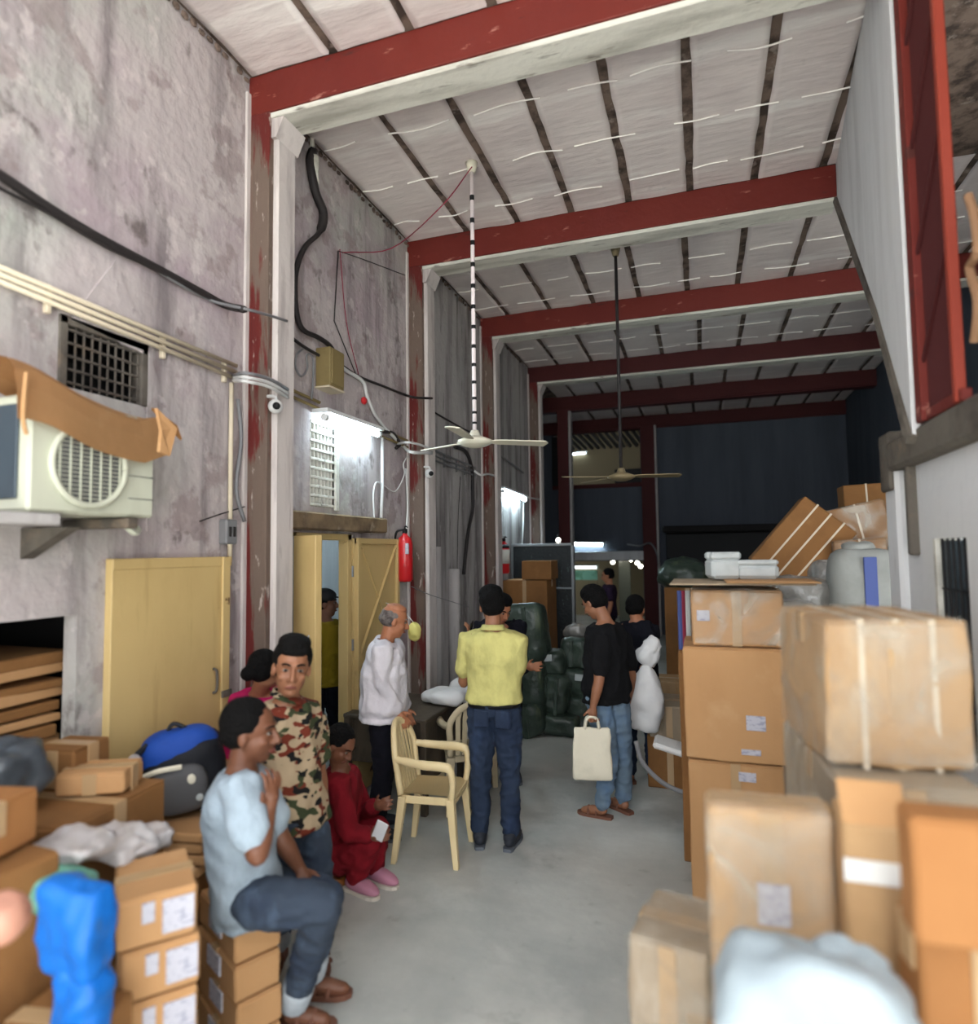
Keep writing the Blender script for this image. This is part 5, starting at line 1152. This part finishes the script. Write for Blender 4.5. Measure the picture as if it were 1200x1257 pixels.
# ---------------------------------------------------------------- chairs, desk and rear stock
def plastic_chair(loc, yaw, label, m='plastic_cream'):
    c = empty('plastic_armchair', loc, (0, 0, R(yaw)), label, 'chair')
    # local: faces +y
    bm = bmesh.new(); nu, nv = 12, 12; g = []
    for j in range(nv+1):
        t = j/nv; y = .23-.46*t; row = []
        for i in range(nu+1):
            u = i/nu*2-1; wd = .215-.02*t; row.append(bm.verts.new((u*wd, y, .425-.018*(1-u*u)*math.sin(math.pi*t)-.02*max(0, .15-t)/.15+.012*abs(u)**3)))
        g.append(row)
    for j in range(nv):
        for i in range(nu): bm.faces.new((g[j][i], g[j][i+1], g[j+1][i+1], g[j+1][i]))
    bmesh.ops.solidify(bm, geom=bm.faces[:], thickness=.012); obj('seat', bm, m, c, smooth=True)
    bm = bmesh.new(); box(bm, (-.2, -.215, .375), (.2, -.2, .425), .004); box(bm, (-.2, .205, .375), (.2, .22, .42), .004); box(bm, (-.215, -.21, .375), (-.2, .21, .425), .004); box(bm, (.2, -.21, .375), (.215, .21, .425), .004); obj('apron', bm, m, c)
    # back: curved frame with slats
    def bp_(u, v): # u -1..1 across, v 0..1 up
        wd = .21+.01*v-.06*max(0, v-.75)*2; return Vector((u*wd, -.22-.11*v-.0+.06*(u*u)*v*.8, .43+.41*v-.05*u*u*v))
    def strip(pts, w_, t_, mm='x'):
        return pts
    bm = bmesh.new(); tube(bm, [bp_(-1, 0), bp_(-1, .35), bp_(-1, .7), bp_(-.8, .93), bp_(-.4, 1.0), bp_(0, 1.02), bp_(.4, 1.0), bp_(.8, .93), bp_(1, .7), bp_(1, .35), bp_(1, 0)], .026, 8); obj('back_frame', bm, m, c, smooth=True)
    for k in range(7):
        u = -.72+k*.24; bm = bmesh.new()
        pts = [bp_(u, v) for v in (0.0, .25, .5, .75, .97)]
        for a, b in zip(pts, pts[1:]):
            prism(bm, [a+Vector((-.018, 0, 0)), a+Vector((.018, 0, 0)), b+Vector((.018, 0, 0)), b+Vector((-.018, 0, 0))], (0, .006, 0))
        obj('back_slat', bm, m, c)
    for s in (-1, 1):
        bm = bmesh.new(); tube(bm, [bp_(s, .62)+Vector((s*.005, 0, 0)), Vector((s*.235, -.17, .645)), Vector((s*.255, -.02, .635)), Vector((s*.255, .14, .63)), Vector((s*.25, .20, .61)), Vector((s*.235, .215, .52)), Vector((s*.215, .20, .41))], [.024, .028, .031, .031, .028, .026, .024], 8); obj('armrest', bm, m, c, smooth=True)
        for (y0, y1, lab) in ((.19, .24, 'f'), (-.2, -.27, 'b')):
            bm = bmesh.new(); ring_loft(bm, [[Vector((s*.205+dx, y0+dy, .42)) for dx, dy in ((-.034, -.032), (.034, -.032), (.034, .032), (-.034, .032))], [Vector((s*.235+dx, y1+dy, 0)) for dx, dy in ((-.021, -.021), (.021, -.021), (.021, .021), (-.021, .021))]])
            bmesh.ops.bevel(bm, geom=bm.edges[:], offset=.004, segments=1, affect='EDGES'); obj('leg', bm, m, c)
    return c
fc = atz(537, 1046, 0)
pch = plastic_chair((-1.74, 4.02, 0), -84, 'cream plastic armchair standing empty in the middle of the aisle')
pch.scale = (.84, .82, 1)
# round backed plastic stool chair beyond: only its round back shows
pc = at(561, 866, 4.75)
rc = plastic_chair((pc.x+.06, 4.92, 0), 30, 'second beige plastic armchair half hidden behind the yellow polo', 'plastic_cream2')
# desk against the wall
dk = empty('desk', (-2.38, 4.9, 0), label='dark wooden desk behind the older man in white', cat='desk')
dz = at(530, 880, 4.6).z
obj('top', B((-.36, -.40, dz-.03), (.36, .42, dz), .006), 'wood_dark', dk)
for (x, y) in ((-.33, -.37), (.33, -.37), (.33, .39), (-.33, .39)): obj('leg', B((x-.025, y-.025, 0), (x+.025, y+.025, dz-.03), .004), 'wood_dark', dk)
obj('side_panel', B((.30, -.35, .2), (.32, .38, dz-.03), .003), 'wood_dark', dk)
obj('front_panel', B((-.3, -.36, .35), (.3, -.34, dz-.03), .003), 'wood_dark', dk)
tag(obj('white_cloth_bundle', blob((at(543, 860, 5.0).x, 5.05, dz+.06), (.20, .17, .07), 2.2, .035, 6, 9), 'white_cloth', smooth=True), 'crumpled white cloth heaped on the desk', 'cloth')
tag(obj('white_sack', blob((at(557, 905, 4.85).x-.16, 5.46, .42), (.14, .12, .42), 4, .02, 5, 19), 'white_cloth', smooth=True), 'tall white sack standing behind the desk end', 'sack')
p = lw(506, 775, .30); p.y += .3; tag(obj('plastic_bag', blob((p.x+.02, p.y-.3, p.z+.0), (.06, .06, .085), 2.2, .015, 12, 5, pinch=.3), 'yellow_bag', smooth=True), 'pale yellow plastic bag hanging on the wall behind the older man', 'bag')
tag(obj('bag_string', T([(p.x+.02, p.y-.3, p.z+.07), (p.x-.12, p.y-.29, p.z+.20), (LX+.01, p.y-.28, p.z+.25)], .004, 5), 'cable_white'), 'thin string holding the pale yellow bag to the wall', 'string')
# dark partition, cartons and green bales in the rear left
pt = empty('dark_partition', (-2.27, 9.35, 0), label='dark mottled sheet partition standing behind the cartons and green bales', cat='partition')
obj('sheet', B((-.45, 0, .02), (.46, .04, 2.06), .004), 'dark_panel', pt)
obj('top_rail', B((-.47, -.02, 2.06), (.48, .06, 2.10), .004), 'steel', pt)
for x in (-.47, .46): obj('post', B((x-.02, -.02, 0), (x+.02, .06, 2.1), .004), 'steel', pt)
obj('cross_rail', B((0, -.025, 1.42), (.46, -.005, 1.445), .003), 'steel', pt)
pbox(616, 671, 713, 8.55, .6, 0, 'large brown carton standing in front of the dark partition', m='card_dark')
zz = at(640, 713, 8.55).z
pbox(640, 676, 689, 8.6, .45, zz+.015, 'opened brown carton on top of the large one by the dark partition', m='card_dark', tape=None)
bl = [(640, 778, 6.95, (.30, .22, .34), 'tallest green bale with white label by the yellow polo', 51), (642, 838, 6.9, (.28, .22, .26), 'green bale in the middle of the left pile', 52), (640, 880, 6.85, (.30, .22, .19), 'green bale at the foot of the left pile', 53),
      (678, 812, 7.1, (.15, .2, .13), 'small green bale with label, top of the middle column', 54), (680, 850, 7.0, (.18, .2, .22), 'upright green bale in the middle column', 55), (684, 886, 6.95, (.26, .2, .11), 'flat green bale at the foot of the middle column', 56),
      (712, 800, 7.3, (.20, .2, .16), 'tilted green bale on top of the right column', 57), (715, 836, 7.2, (.22, .2, .15), 'green bale with torn label in the right column', 58), (718, 872, 7.15, (.20, .2, .20), 'green bale low behind the tote bag', 59)]
for (x, y, Y, r_, lb, sd) in bl:
    p = at(x, y, Y); e = empty('green_bale', p, (0, R(random.uniform(-6, 6)), 0), lb, 'bale', 'green wrapped bales at the rear')
    obj('bundle', blob((0, 0, 0), r_, 5, .028, 5, sd), 'green_bag', e, smooth=True)
    bm = bmesh.new(); 
    for sx in (-.35, .35): box(bm, (sx*r_[0]-.02, -r_[1]-.018, -r_[2]*.9), (sx*r_[0]+.02, -r_[1]*.9, r_[2]*.9), .003)
    if sd in (51, 53, 55, 57): obj('tape', bm, 'green_bag', e)
    else: bm.free()
    if sd in (51, 54, 58, 52): obj('paper_label', B((-.05, -r_[1]-.03, r_[2]*.3), (.05, -r_[1]-.005, r_[2]*.3+.07), .002), 'foam', e)
p = at(705, 775, 7.6); tag(obj('plastic_bundle', blob(p[:], (.14, .14, .1), 2.2, .04, 8, 61), 'film_grey', smooth=True), 'grey crumpled plastic bundle on the green bales beside the black t-shirt', 'bundle')
# doorway furniture at the very back
a_ = at(703, 712, 16.8); b_ = at(733, 712, 16.8)
fs = empty('lit_shelf', ((a_.x+b_.x)/2, 18.2, 0), label='pale green shelf board under the tube lamp inside the far doorway', cat='shelf')
p0, p1 = at(703, 700, 18.2), at(733, 712, 18.2); cx_ = fs.location.x
obj('board', B((p0.x-cx_, 0, p1.z), (p1.x-cx_, .06, p0.z), .006), 'green_plastic', fs)
obj('post', B((p1.x-cx_-.05, 0, 0), (p1.x-cx_, .06, p1.z), .006), 'tan_wall', fs); obj('post', B((p0.x-cx_, 0, 0), (p0.x-cx_+.05, .06, p1.z), .006), 'tan_wall', fs)
pc_ = at(768, 720, 16.6); tag(obj('steel_column_panel', B((pc_.x-.18, 16.6, 0), (pc_.x+.12, 16.7, 1.9), .01), 'panel_olive'), 'glossy pale grey green panel below the bulbs inside the far doorway', 'panel')
# items spanning the rear: hanging cable over the doorway
tag(obj('rear_cable', T([at(770, 668, 14.9), at(785, 670, 14.6), at(798, 667, 14.9), at(806, 680, 15.0), at(808, 700, 15.3)], .02, 6), 'cable_grey'), 'pale cable draped across the far red column', 'cable')
